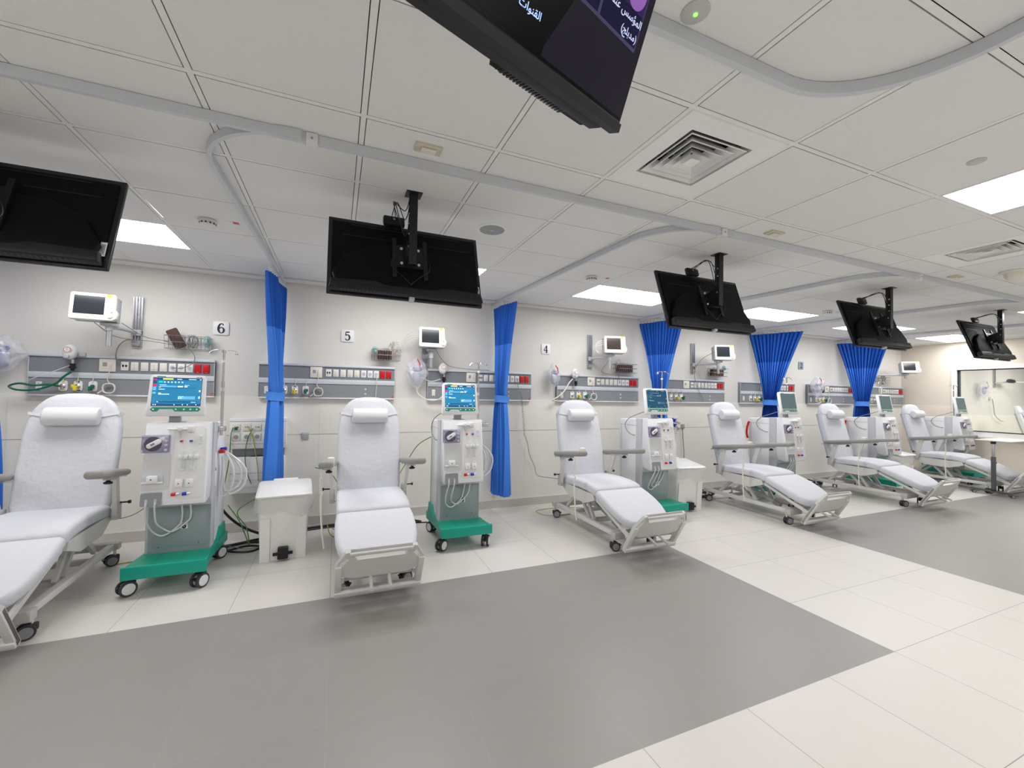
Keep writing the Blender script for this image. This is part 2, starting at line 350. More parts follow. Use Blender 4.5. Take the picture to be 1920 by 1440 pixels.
# ------------------------------------------------------------------ the room
X0, Y0 = -5.3, -5.2
def floor_mat():
    m = bpy.data.materials.new('porcelain_floor_tiles'); m.use_nodes = True; nt = m.node_tree; N = nt.nodes; L = nt.links; p = N['Principled BSDF']
    tc = N.new('ShaderNodeTexCoord'); sx = N.new('ShaderNodeSeparateXYZ'); L.new(tc.outputs['Object'], sx.inputs[0])
    def M(op, a, b=None, c=None):
        n = N.new('ShaderNodeMath'); n.operation = op
        for i, v in enumerate((a, b, c)):
            if v is None: continue
            if isinstance(v, (int, float)): n.inputs[i].default_value = v
            else: L.new(v, n.inputs[i])
        return n.outputs[0]
    X, Y = sx.outputs[0], sx.outputs[1]
    def line(v, o, w_):
        f = M('FRACT', M('DIVIDE', M('SUBTRACT', v, o-60.0), 0.6)); d = M('MINIMUM', f, M('SUBTRACT', 1.0, f)); return M('LESS_THAN', d, w_/0.6/2)
    grout = M('MAXIMUM', line(X, FX, 0.003), line(Y, FY, 0.003))
    iny = M('MULTIPLY', M('GREATER_THAN', Y, FY), M('LESS_THAN', Y, FY+1.8))
    g1 = M('LESS_THAN', X, FX); g2 = M('MULTIPLY', M('GREATER_THAN', X, FX+1.8), M('LESS_THAN', X, FX+7.8))
    grey = M('MULTIPLY', iny, M('MAXIMUM', g1, g2))
    # per tile tone
    fl = N.new('ShaderNodeVectorMath'); fl.operation = 'FLOOR'; cb = N.new('ShaderNodeCombineXYZ')
    L.new(M('DIVIDE', M('SUBTRACT', X, FX), 0.6), cb.inputs[0]); L.new(M('DIVIDE', M('SUBTRACT', Y, FY), 0.6), cb.inputs[1]); L.new(cb.outputs[0], fl.inputs[0])
    wn = N.new('ShaderNodeTexWhiteNoise'); L.new(fl.outputs[0], wn.inputs['Vector'])
    nz = N.new('ShaderNodeTexNoise'); nz.inputs['Scale'].default_value = 9; nz.inputs['Detail'].default_value = 6; nz.inputs['Roughness'].default_value = 0.7
    L.new(tc.outputs['Object'], nz.inputs['Vector'])
    tone = M('ADD', M('MULTIPLY', M('SUBTRACT', wn.outputs['Value'], 0.5), 0.035), M('ADD', M('MULTIPLY', M('SUBTRACT', nz.outputs['Fac'], 0.5), 0.06), 1.0))
    def mix(f, a, b):
        n = N.new('ShaderNodeMixRGB')
        for i, v in ((0, f), (1, a), (2, b)):
            if isinstance(v, tuple): n.inputs[i].default_value = (*v, 1)
            elif isinstance(v, float): n.inputs[i].default_value = v
            else: L.new(v, n.inputs[i])
        return n.outputs[0]
    base = mix(grey, (0.655, 0.63, 0.59), (0.285, 0.274, 0.260))
    gc = mix(grey, (0.27, 0.255, 0.235), (0.315, 0.303, 0.288))
    vm = N.new('ShaderNodeVectorMath'); vm.operation = 'SCALE'; L.new(base, vm.inputs[0]); L.new(tone, vm.inputs['Scale'])
    L.new(mix(grout, vm.outputs[0], gc), p.inputs['Base Color'])
    r = N.new('ShaderNodeMath'); r.operation = 'MULTIPLY_ADD'; L.new(nz.outputs['Fac'], r.inputs[0]); r.inputs[1].default_value = 0.14; r.inputs[2].default_value = 0.33
    L.new(r.outputs[0], p.inputs['Roughness'])
    wv = N.new('ShaderNodeTexNoise'); wv.inputs['Scale'].default_value = 22; wv.inputs['Detail'].default_value = 3; wv.inputs['Distortion'].default_value = 1.5
    mp = N.new('ShaderNodeMapping'); mp.inputs['Scale'].default_value = (0.35, 1.4, 1); mp.inputs['Rotation'].default_value = (0, 0, 0.5)
    L.new(tc.outputs['Object'], mp.inputs[0]); L.new(mp.outputs[0], wv.inputs['Vector'])
    h = M('SUBTRACT', M('MULTIPLY', wv.outputs['Fac'], 0.25), M('MULTIPLY', grout, 0.6))
    b = N.new('ShaderNodeBump'); b.inputs['Strength'].default_value = 0.25; b.inputs['Distance'].default_value = 0.004; L.new(h, b.inputs['Height']); L.new(b.outputs[0], p.inputs['Normal'])
    return m
FLOORM = floor_mat(); MATS['floor'] = FLOORM
mb = MB(); mb.box(X0, XR, Y0, YW, -0.12, 0, FLOORM); struct(mb, 'floor', smooth=0)
# ceiling: lay-in tiles, tee bars and the shadow gaps between them, with openings for lights and air diffusers
LIGHTS = [(-1, 4, 2)] if False else []
for i in (-1, 3, 7, 11, 15, 19): LIGHTS.append((i, 4, 2, 1))     # i0, j0, tiles in x, tiles in y
LIGHTS += [(8, -2, 1, 2), (16, 1, 1, 1), (0, -2, 1, 2), (4, -4, 2, 1), (12, -4, 2, 1), (-4, -4, 2, 1), (0, -8, 2, 1), (8, -8, 2, 1), (16, -8, 2, 1), (18, -4, 2, 1), (-5, 0, 1, 2), (17, -2, 1, 1)]  # entries without their own label are unseen panels added to light the room
VENTS = [(5, 0), (10, 0)]
holes = set()
for (i, j, a, b) in LIGHTS:
    for p in range(a):
        for q in range(b): holes.add((i+p, j+q))
for v in VENTS: holes.add(v)
i0, i1 = -6, 21; j0, j1 = -11, 5
cl = MB()
for i in range(i0, i1):
    for j in range(j0, j1+1):
        x0, x1 = GX+i*.6, GX+(i+1)*.6; y0, y1 = GY+j*.6, GY+(j+1)*.6
        x1 = min(x1, XR-0.02)
        if x1-x0 < 0.05: continue
        t = 0.011; g = 0.0035
        for (a, b, c, d) in ((x0-t, x0+t, y0+t, y1-t), (x0-t, x1-t, y0-t, y0+t)):
            cl.add([(a, c, ZC), (b, c, ZC), (b, d, ZC), (a, d, ZC)], [(0, 3, 2, 1)], TBAR)
        if (i, j) in holes: continue
        a, b, c, d = x0+t+g, x1-t-g, y0+t+g, y1-t-g
        cl.add([(a, c, ZC-.001), (b, c, ZC-.001), (b, d, ZC-.001), (a, d, ZC-.001), (a, c, ZC+.02), (b, c, ZC+.02), (b, d, ZC+.02), (a, d, ZC+.02)],
               [(0, 3, 2, 1), (0, 1, 5, 4), (1, 2, 6, 5), (2, 3, 7, 6), (3, 0, 4, 7)], CEILT)
cl.box(X0, XR, Y0, YW, ZC+.12, ZC+.2, DARK)
ceil = struct(cl, 'ceiling', smooth=0)
mb = MB(); mb.box(X0, XR, GY+3.6+.012, YW, ZC-.012, ZC+.05, CORN)
struct(mb, 'trim_1', smooth=0); mb = MB(); mb.box(XR-0.16, XR, Y0, GY+3.6+.012, ZC-.012, ZC+.05, CORN); struct(mb, 'trim_5', smooth=0)
# walls
mb = MB(); mb.box(X0-.1, 17.0, YW, YW+.15, -.1, 2.85, WALL)
struct(mb, 'wall_back', smooth=0)
mb = MB()
Z1 = 1.368
for k in range(-5, 13):
    x0 = 0.45+k*1.22-0.61; x1 = x0+1.219
    x0 = max(x0, X0); x1 = min(x1, XR)
    if x1-x0 < 0.05: continue
    for (za, zb) in ((0.10, 0.967), (0.9735, Z1)): mb.box(x0, x1, YW-0.009, YW, za, zb, WAINS)
mb.box(X0, XR, YW-0.004, YW, 0.1, Z1-.002, SKIRT)
struct(mb, 'trim_2', smooth=0)
mb = MB(); mb.box(X0, XR, YW-0.018, YW, 0, 0.098, SKIRT); mb.box(X0, XR, YW-0.014, YW, 0.098, 0.106, WHITE); struct(mb, 'baseboard_back', smooth=0)
WZ0, WZ1, WY0, WY1 = 0.90, 2.055, 1.35, 4.13
mb = MB()
mb.box(XR, XR+.12, WY1, YW, 0, 2.8, WALLR); mb.box(XR, XR+.12, Y0, WY0, 0, 2.8, WALLR)
mb.box(XR, XR+.12, WY0, WY1, 0, WZ0, WALLR); mb.box(XR, XR+.12, WY0, WY1, WZ1, 2.8, WALLR)
struct(mb, 'wall_right', smooth=0)
for nm, ya, yb, zb in (('trim_3', WY1+.09, YW, Z1), ('trim_6', WY0-.2, WY1+.09, WZ0-.1), ('trim_7', Y0, WY0-.2, Z1)):
    mb = MB(); mb.box(XR-.009, XR, ya, yb, .1, zb, WAINR); struct(mb, nm, smooth=0)
mb = MB(); mb.box(XR-.018, XR, Y0, YW-.018, 0, .098, SKIRT); struct(mb, 'baseboard_right', smooth=0)
mb = MB(); mb.box(X0-.12, X0, Y0, YW, 0, 2.8, WALL); struct(mb, 'wall_left', smooth=0)
mb = MB(); mb.box(X0-.12, XR+.12, Y0-.12, Y0, 0, 2.8, WALL); struct(mb, 'wall_front', smooth=0)
# window to the isolation room
mb = MB(); t = .075
mb.box(XR-.03, XR+.13, WY0-t, WY1+t, WZ1, WZ1+t, WINF); mb.box(XR-.03, XR+.13, WY0-t, WY1+t, WZ0-t, WZ0, WINF)
mb.box(XR-.03, XR+.13, WY1, WY1+t, WZ0, WZ1, WINF); mb.box(XR-.03, XR+.13, WY0-t, WY0, WZ0, WZ1, WINF)
mb.box(XR-.10, XR-.0, WY0-t-.03, WY1+t+.03, WZ0-t-.03, WZ0-t, WINF)
win = struct(mb, 'window_1', smooth=0)
mb = MB()
for a in ((WY1-.022, WY1, WZ0, WZ1), (WY0, WY0+.022, WZ0, WZ1), (WY0, WY1, WZ0, WZ0+.018), (WY0, WY1, WZ1-.018, WZ1)): mb.box(XR+.03, XR+.05, *a, DGM)
mb.build('gasket', win, smooth=0)
GLASS = bpy.data.materials.new('window_glass'); GLASS.use_nodes = True; nt = GLASS.node_tree; nt.nodes.clear()
tb = nt.nodes.new('ShaderNodeBsdfTransparent'); gl = nt.nodes.new('ShaderNodeBsdfGlossy'); ms = nt.nodes.new('ShaderNodeMixShader'); ou = nt.nodes.new('ShaderNodeOutputMaterial'); fr = nt.nodes.new('ShaderNodeFresnel')
tb.inputs[0].default_value = (0.95, 0.96, 0.93, 1); gl.inputs['Roughness'].default_value = 0.02; fr.inputs[0].default_value = 1.45
nt.links.new(fr.outputs[0], ms.inputs[0]); nt.links.new(tb.outputs[0], ms.inputs[1]); nt.links.new(gl.outputs[0], ms.inputs[2]); nt.links.new(ms.outputs[0], ou.inputs[0])
mb = MB(); mb.box(XR+.037, XR+.043, WY0, WY1, WZ0, WZ1, GLASS); mb.build('pane', win, smooth=0)
# isolation room behind the glass
mb = MB(); mb.box(XR+.12, 17.0, 0.5, YW, -.12, 0, FLOORM); struct(mb, 'floor', smooth=0)
mb = MB(); mb.box(XR+.12, 17.0, 0.5, YW, 2.6, 2.75, CEILT); struct(mb, 'ceiling', smooth=0)
mb = MB(); mb.box(17.0, 17.1, 0.4, YW+.1, 0, 2.75, WALL); struct(mb, 'wall_far', smooth=0)
mb = MB(); mb.box(XR+.12, 17.1, 0.4, 0.5, 0, 2.75, WALL); struct(mb, 'wall_front', smooth=0)
mb = MB(); mb.box(XR+.13, 17.0, YW-.009, YW, .1, 1.14, WAINS); struct(mb, 'trim_4', smooth=0)

# ------------------------------------------------------------------ ceiling fittings
n_l = 0
LBL = {(-1, 4): 'square white ceiling light panel partly behind the hanging television by sign 6', (3, 4): 'ceiling light panel mostly hidden behind the television nearest sign 5',
       (7, 4): 'long glowing ceiling light panel above the monitor beside sign 4', (11, 4): 'glowing ceiling light panel between the third and fourth blue curtains',
       (15, 4): 'thin glowing ceiling light panel behind the fourth hanging television from the left', (19, 4): 'ceiling light panel beside the last hanging television near the far wall',
       (8, -2): 'large bright ceiling light at the right edge of the picture', (16, 1): 'small sliver of ceiling light above the far table'}
for (i, j, a, b) in LIGHTS:
    x0, x1, y0, y1 = GX+i*.6+.011, GX+(i+a)*.6-.011, GY+j*.6+.011, GY+(j+b)*.6-.011
    cx, cy = (x0+x1)/2, (y0+y1)/2
    lab = LBL.get((i, j)); t_ = thing('ceiling_light', lab or 'unseen white ceiling light panel added to illuminate the room', 'ceiling light', (cx, cy, ZC-.004), group='recessed ceiling light panels')
    W_, H_ = x1-x0, y1-y0
    m1 = MB(); f = .012
    for q in ((-W_/2, W_/2, -H_/2, -H_/2+f), (-W_/2, W_/2, H_/2-f, H_/2), (-W_/2, -W_/2+f, -H_/2+f, H_/2-f), (W_/2-f, W_/2, -H_/2+f, H_/2-f)): m1.box(*q, 0.001, .05, WHITE)
    if a == 2: m1.box(-.011, .011, -H_/2+f, H_/2-f, .001, .05, WHITE)
    m1.build('frame', t_, smooth=0)
    for s in range(a):
        m2 = MB(); xa = -W_/2+f+s*(W_/2) if a == 2 else -W_/2+f; xb = xa+(W_/2-f-.011 if a == 2 else W_-2*f)
        m2.add([(xa, -H_/2+f, .003), (xb, -H_/2+f, .003), (xb, H_/2-f, .003), (xa, H_/2-f, .003)], [(0, 3, 2, 1)], LAMP); m2.build('diffuser', t_, smooth=0, recalc=False)
def vent(i, j, label):
    cx, cy = GX+(i+.5)*.6, GY+(j+.5)*.6
    t_ = thing('air_diffuser', label, 'air vent', (cx, cy, ZC), group='square ceiling air diffusers')
    m1 = MB(); o, a = .288, .185
    def sqring(mb_, ro, zo, ri, zi, m_):
        vs = [(-ro, -ro, zo), (ro, -ro, zo), (ro, ro, zo), (-ro, ro, zo), (-ri, -ri, zi), (ri, -ri, zi), (ri, ri, zi), (-ri, ri, zi)]
        mb_.add(vs, [(k, (k+1) % 4, 4+(k+1) % 4, 4+k) for k in range(4)], m_)
    sqring(m1, o, .002, o-.004, -.004, BLADE); sqring(m1, o-.004, -.004, .215, .002, BLADE); sqring(m1, .215, .002, .186, .004, BLADE); sqring(m1, .186, .004, .183, .05, BLADE)
    m1.build('frame', t_, smooth=0, recalc=False)
    for k, r in enumerate((.170, .134, .098, .062)):
        m2 = MB(); sqring(m2, r, .004-.002*k, r-.042, .052, BLADE); sqring(m2, r, .004-.002*k, r-.003, .0, BLADE); m2.build('louvre', t_, smooth=0, recalc=False)
    m2 = MB(); m2.add([(-.03, -.03, -.004), (.03, -.03, -.004), (.03, .03, -.004), (-.03, .03, -.004), (0, 0, .02)], [(0, 3, 2, 1), (0, 1, 4), (1, 2, 4), (2, 3, 4), (3, 0, 4)], BLADE); m2.build('core', t_, smooth=0)
    m3 = MB(); m3.box(-.21, .21, -.21, .21, .085, .09, BLACK)
    for s in (-1, 1): m3.box(-.2, .2, s*.06-.003, s*.06+.003, .055, .06, MG)
    m3.build('duct', t_, smooth=0)
vent(5, 0, 'square white ceiling air diffuser with nested louvres near the large television')
vent(10, 0, 'square white ceiling air diffuser further right, beside the bright light')
# curtain track
def arc(c, r, a0, a1, n=14, z=ZC): return [V((c[0]+r*cos(a0+(a1-a0)*k/n), c[1]+r*sin(a0+(a1-a0)*k/n), z)) for k in range(n+1)]
YT = 2.075
CURX = [(-2.80, -2.72), (-.60, -.53), (1.93, 1.80), (4.36, 4.08), (6.70, 6.36), (9.15, 8.78)]      # x at the track bend and at the wall
mb = MB(); zt = ZC-.003
mb.sweep([V((X0+.02, YT, zt)), V((XR-.18, YT, zt))], .022, .042, TRACK)
main = mb.build('curtain_track', smooth=0)
tag(main, 'long grey ceiling curtain track running parallel to the back wall', 'curtain track')
for k, (xa, xb) in enumerate(CURX):
    r = .42; mb = MB()
    pts = [V((xa+r+.03, YT+.026, zt))]+[V((p.x, p.y, zt)) for p in arc((xa+r, YT+.026+r*.9), r, -pi/2, -pi, 14)]
    pts = [V((p.x, YT+.026+(p.y-YT-.026)*1.0, zt)) for p in pts]
    pts.append(V((xb, YW-.012, zt))); mb.sweep(pts, .020, .038, TRACK)
    names = ['bed bay left of sign 6', 'curtain between signs 6 and 5', 'curtain between signs 5 and 4', 'third hanging blue curtain', 'blue curtain beside sign 2', 'last blue curtain near the far wall']
    b = mb.build('curtain_track', smooth=30); tag(b, 'curved grey curtain track branch above the ' + names[k], 'curtain track', 'curved curtain track branches')
    if k > 0 or True:
        m2 = MB(); m2.rbox(-.024, .024, -.022, .026, -.052, .0, .004, WHITE); m2.cyl((0, -.022, -.026), (0, -.025, -.026), .005, MG)
        c_ = m2.build('track_connector', b, (xa+r+.05, YT, zt))
YB = .99
mb = MB(); mb.sweep([V((-3.2, YB, zt))]+[V((p.x, p.y, zt)) for p in arc((1.45, YB-.42), .42, pi/2, 0, 16)]+[V((1.87, -4.9, zt))], .022, .042, TRACK)
tag(mb.build('curtain_track', smooth=30), 'grey ceiling curtain track bending to the right above the large television', 'curtain track')
# detectors, sensors, speaker
def detector(x, y, label, i):
    t_ = thing('smoke_detector', label, 'smoke detector', (x, y, ZC), group='smoke detectors with ceiling tags')
    MB().lathe([(.035, 0), (.052, -.004), (.055, -.018), (.050, -.020)], WHITE).build('base', t_)
    m = MB(); m.lathe([(.046, -.020), (.048, -.036), (.034, -.044), (.012, -.046)], WHITE)
    for k in range(12): m.cyl((.0465*cos(k*pi/6), .0465*sin(k*pi/6), -.029), (.0492*cos(k*pi/6), .0492*sin(k*pi/6), -.029), .006, BLACK, n=6)
    m.build('sensor_head', t_)
    m = MB(); m.box(-.03, .03, -.022, .022, -.002, .0, WHITE); m.box(-.005, .03, -.02, .02, -.0026, -.002, RED)
    tag(m.build('ceiling_tag', None, (x+.155, y-.02, ZC-.001)), ('small red and white ceiling tag left of the first curtain', 'small red and white ceiling tag above sign 4', 'small red and white ceiling tag near the third curtain')[i], 'tag', 'red and white ceiling tags')
detector(-.84, 3.43, 'white smoke detector left of the curtain between signs 6 and 5', 0)
detector(2.25, 3.44, 'white smoke detector above sign 4', 1)
detector(5.85, 3.44, 'distant white smoke detector beside the third curtain', 2)
for x, y, l in ((.37, 1.96, 'beige rectangular emergency lamp on the ceiling above the second television'), (2.77, 1.97, 'beige emergency lamp on the ceiling near the left air diffuser'), (5.2, 1.97, 'distant beige emergency lamp on the ceiling beside the far air diffuser')):
    t_ = thing('emergency_lamp', l, 'emergency light', (x, y, ZC), group='small beige ceiling emergency lamps')
    MB().rbox(-.062, .062, -.036, .036, -.012, 0, .003, LAMPN).build('casing', t_); MB().rbox(-.035, .035, -.02, .02, -.022, -.012, .006, CREAMP).build('lens', t_)
for x, y, r, l in ((.96, .93, .042, 'round white ceiling indicator with a green lit point'), (2.79, .98, .035, 'small round white sprinkler cover near the bright light')):
    t_ = thing('ceiling_sensor', l, 'ceiling sensor', (x, y, ZC))
    MB().lathe([(r, 0), (r, -.004), (r*.8, -.008), (r*.3, -.009)], MATC).build('cover', t_)
    if r > .04: MB().lathe([(.006, -.009), (.006, -.012), (.003, -.013)], GLOWG).build('lens', t_)
t_ = thing('dome_camera', 'white dome sensor hanging from the ceiling at the right edge', 'ceiling sensor', (5.42, 1.68, ZC))
MB().lathe([(.085, 0), (.088, -.008), (.07, -.02)], CREAMP).build('base', t_); MB().lathe([(.06, -.02), (.056, -.05), (.035, -.078), (.01, -.085)], CREAMP).build('dome', t_)
t_ = thing('ceiling_speaker', 'round grey ceiling speaker to the right of the second television', 'speaker', (.975, 2.75, ZC))
MB().lathe([(.105, 0), (.105, -.005), (.09, -.008)], CORN).build('rim', t_)
m = MB(); m.lathe([(.088, -.0075), (.086, -.010), (.012, -.012)], MG); m.lathe([(.012, -.012), (.010, -.014)], LG); m.build('grille', t_)

# ------------------------------------------------------------------ televisions
def television(name_label, px, py, rz=0.0, tilt=18.5, near=False, cx_off=0.0):
    t_ = thing('television', name_label, 'television', (px, py, ZC), rz, None if near else 'televisions hung from the ceiling with their backs to the camera')
    W_, H_ = .905, .51; cy, cz = .14, (-.341 if near else -.366); tl = rad(tilt)
    M = Mx.Translation((cx_off, cy, cz)) @ Mx.Rotation(-tl, 4, 'X')     # top leans towards +y
    m = MB(); m.box(-.045, .045, -.045, .045, -.006, 0, BLACK); m.box(-.022, .022, -.022, .022, cz-.05, -.006, BLACK)
    for z in (-.12, -.18, -.24): m.cyl((-.026, -.01, z), (-.022, -.01, z), .006, CHROME, n=8)
    m.build('ceiling_pole', t_, smooth=30)
    m = MB(); m.rbox(-W_/2, W_/2, .000, .022, -H_/2, H_/2, .004, BLACK, M)
    if near:
        m.box(-W_/2+.004, W_/2-.004, .0222, .0226, -H_/2+.018, H_/2-.01, TVK, M); m.box(-W_/2, W_/2, .0, .026, -H_/2-.003, -H_/2+.013, TVG, M)
    else: m.box(-W_/2+.008, W_/2-.008, .0222, .0226, -H_/2+.014, H_/2-.008, TVK, M)
    scr = m.build('screen', t_, smooth=30)
    m = MB()
    prof = [(-W_/2+.02, -H_/2+.01), (W_/2-.02, -H_/2+.01), (W_/2-.02, H_/2-.03), (-W_/2+.02, H_/2-.03)]
    m.prism(prof, 0.0, -.012, TVB, M, r=.005)
    low = [(-.40, -.245), (.40, -.245), (.425, -.15), (.36, -.02), (.22, .06), (-.22, .06), (-.36, -.02), (-.425, -.15)]
    m.prism(low, -.01, -.052, TVB, M, r=.016)
    m.prism([(-.44, -.25), (.44, -.25), (.43, -.195), (.2, -.185), (.14, -.205), (-.14, -.205), (-.2, -.185), (-.43, -.195)], -.01, -.062, TVG, M, r=.01)
    for k in range(26): m.box(-.36+k*.009, -.356+k*.009, -.0625, -.061, -.235, -.208, BLACK, M)
    for k in range(14): m.box(.28+k*.009, .284+k*.009, -.0625, -.061, -.235, -.208, BLACK, M)
    for k in range(0 if near else 40): m.box(-.38+k*.0195, -.373+k*.0195, -.050, -.022, -.2505, -.2495, BLACK, M)
    m.box(-.33, .33, -.0135, -.011, .205, .212, TVG, M); m.box(-.38, -.1, -.0135, -.011, .13, .136, TVG, M); m.box(.1, .38, -.0135, -.011, .13, .136, TVG, M)
    m.build('back_cover', t_, smooth=35)
    m = MB(); m.box(-.10, .10, -.062, -.052, -.075, .075, BLACK, M); m.box(-.028, .028, -.15, -.06, -.06, .045, BLACK, M)
    for sx in (-1, 1):
        m.box(sx*.09-.012, sx*.09+.012, -.066, -.052, -.15, .12, BLACK, M)
        for sz in (-.05, .05): m.cyl((sx*.05, -.062, sz), (sx*.05, -.069, sz), .008, HUBW, n=8, M=M)
        m.cyl((sx*.018, -.15, .01), (sx*.018, -.156, .01), .007, HUBW, n=8, M=M)
    m.build('bracket', t_, smooth=30)
    m = MB(); m.rbox(-.15, -.02, -.045, -.012, H_/2-.02, H_/2+.045, .012, BLACK, M); m.cyl((-.085, -.0455, H_/2+.02), (-.085, -.047, H_/2+.02), .007, MG, M=M); m.build('media_box', t_)
    m = MB()
    for dx, zz in ((0, -.1), (.012, -.19), (.02, -.05)):
        a = M @ V((-.10+dx*2, -.03, H_/2+.04)); m.tube([a, V((-.09-dx, .02, a.z+.02)), V((-.05, -.005, zz-.06)), V((-.026, -.0, zz)), V((-.024, -.01, -.01))], .0028, BLACK, n=5)
    for s in (-1, 1): m.tube([M @ V((.03*s, -.07, -.05)), M @ V((.09*s, -.10, -.02)), M @ V((.11*s, -.085, -.09)), M @ V((.05*s, -.07, -.14)), M @ V((.0, -.065, -.19))], .003, BLACK, n=5)
    m.build('cable', t_)
    if not near: m = MB(); m.rbox(-.005, .025, -.03, .01, -H_/2-.012, -H_/2+.02, .003, LG, M); m.build('sensor', t_)
    if near:
        m = MB(); m.prism([(-.43, -.245), (-.17, -.248), (-.165, -.18), (-.2, -.12), (-.40, -.12), (-.44, -.2)], -.008, -.088, TVB, M, r=.014)
        for k in range(20): m.box(-.36+k*.0085, -.3555+k*.0085, -.078, -.03, -.2484, -.247, BLACK, M)
        for k in range(5):
            for j in range(7): m.box(-.185-k*.007, -.182-k*.007, -.075+j*.006, -.0715+j*.006, -.2484, -.247, BLACK, M)
        m.build('speaker_housing', t_, smooth=30)
    m = MB(); m.box(.415, .438, -.0145, -.0115, -.195, -.12, WHITE, M)
    for k in range(7): m.box(.419, .434, -.015, -.0145, -.185+k*.008, -.1815+k*.008, INK, M)
    m.build('barcode_sticker', t_, smooth=0)
    if near:
        # picture on the screen: viewer's right is local -x, so draw in a turned frame
        S = M @ Mx.Translation((0, .0229, 0)) @ Mx.Rotation(pi, 4, 'Z')
        m = MB()
        m.add([(-.44, 0, -.22), (.205, 0, -.232), (.255, 0, .09), (.255, 0, .24), (-.44, 0, .24)], [(0, 1, 2, 3, 4)], TVK, S)
        m.add([(.2, 0, -.232), (.447, 0, -.232), (.447, 0, .24), (.255, 0, .24), (.255, 0, -.11)], [(0, 1, 2, 3, 4)], TVU, S)
        m.box(.262, .43, -.0004, 0, -.118, .03, TVE, S); m.box(.265, .306, -.0006, 0, -.112, .03, TVP2, S); m.box(.313, .427, -.0006, 0, -.112, .03, TVP2, S)
        m.box(.36, .427, -.0007, 0, -.060, .03, TVP, S)
        ring = [(.165+.021*cos(a), -.131+.021*sin(a)) for a in [2*pi*k/40 for k in range(40)]]; hole = [(.165+.0185*cos(a), -.131+.0185*sin(a)) for a in [2*pi*k/40 for k in range(40)]]
        m.plate(ring, [hole], 0, -.0006, TVY, S); m.prism([(.165+.007*cos(a), -.136+.009*sin(a)) for a in [2*pi*k/16 for k in range(16)]], 0, -.0006, TVL, S)
        m.prism([(.395+.028*cos(a), -.030+.03*sin(a)) for a in [2*pi*k/28 for k in range(28)]], -.0007, -.0009, TVV, S)
        m.prism([(.395+.028*cos(a), -.030+.03*sin(a)) for a in [pi*.55+pi*.6*k/14 for k in range(15)]], -.0009, -.001, TVL, S)
        put_text(m, '\ufe95\ufe8d\ufeee\ufee8\ufed8\ufedf\ufe8d', .163, -.0008, -.190, .0165, TVT, S)
        put_text(m, '\ufee5\ufe8e\ufee4\ufe9c\ufecb \ufeb2\ufeb3\ufe86\ufee4\ufedf\ufe8d', .371, -.0010, -.079, .0185, TVT2, S)
        put_text(m, '(\ufe9e\ufee0\ufe91\ufeaa\ufee3)', .400, -.0010, -.104, .0175, TVT2, S)
        put_text(m, '\ufe92\ufea3', .288, -.0010, -.096, .0185, TVT2, S)
        m.build('picture', scr, smooth=0, recalc=False)
    return t_
television('black television at the left edge hung in front of the light panel by sign 6', -1.45, 2.46)
television('black television back facing the camera between signs 5 and 6, seen nearly head on', .385, 2.46)
television('black hung television in front of the curtain between signs 4 and 2', 2.81, 2.46)
television('black hung television in front of the last blue curtain', 5.18, 2.46)
television('smallest black hung television above the wall window', 7.575, 2.46)
television('large close television overhead with its dark lit menu screen in view', .092, .65, rad(199.2), 21.3, near=True)

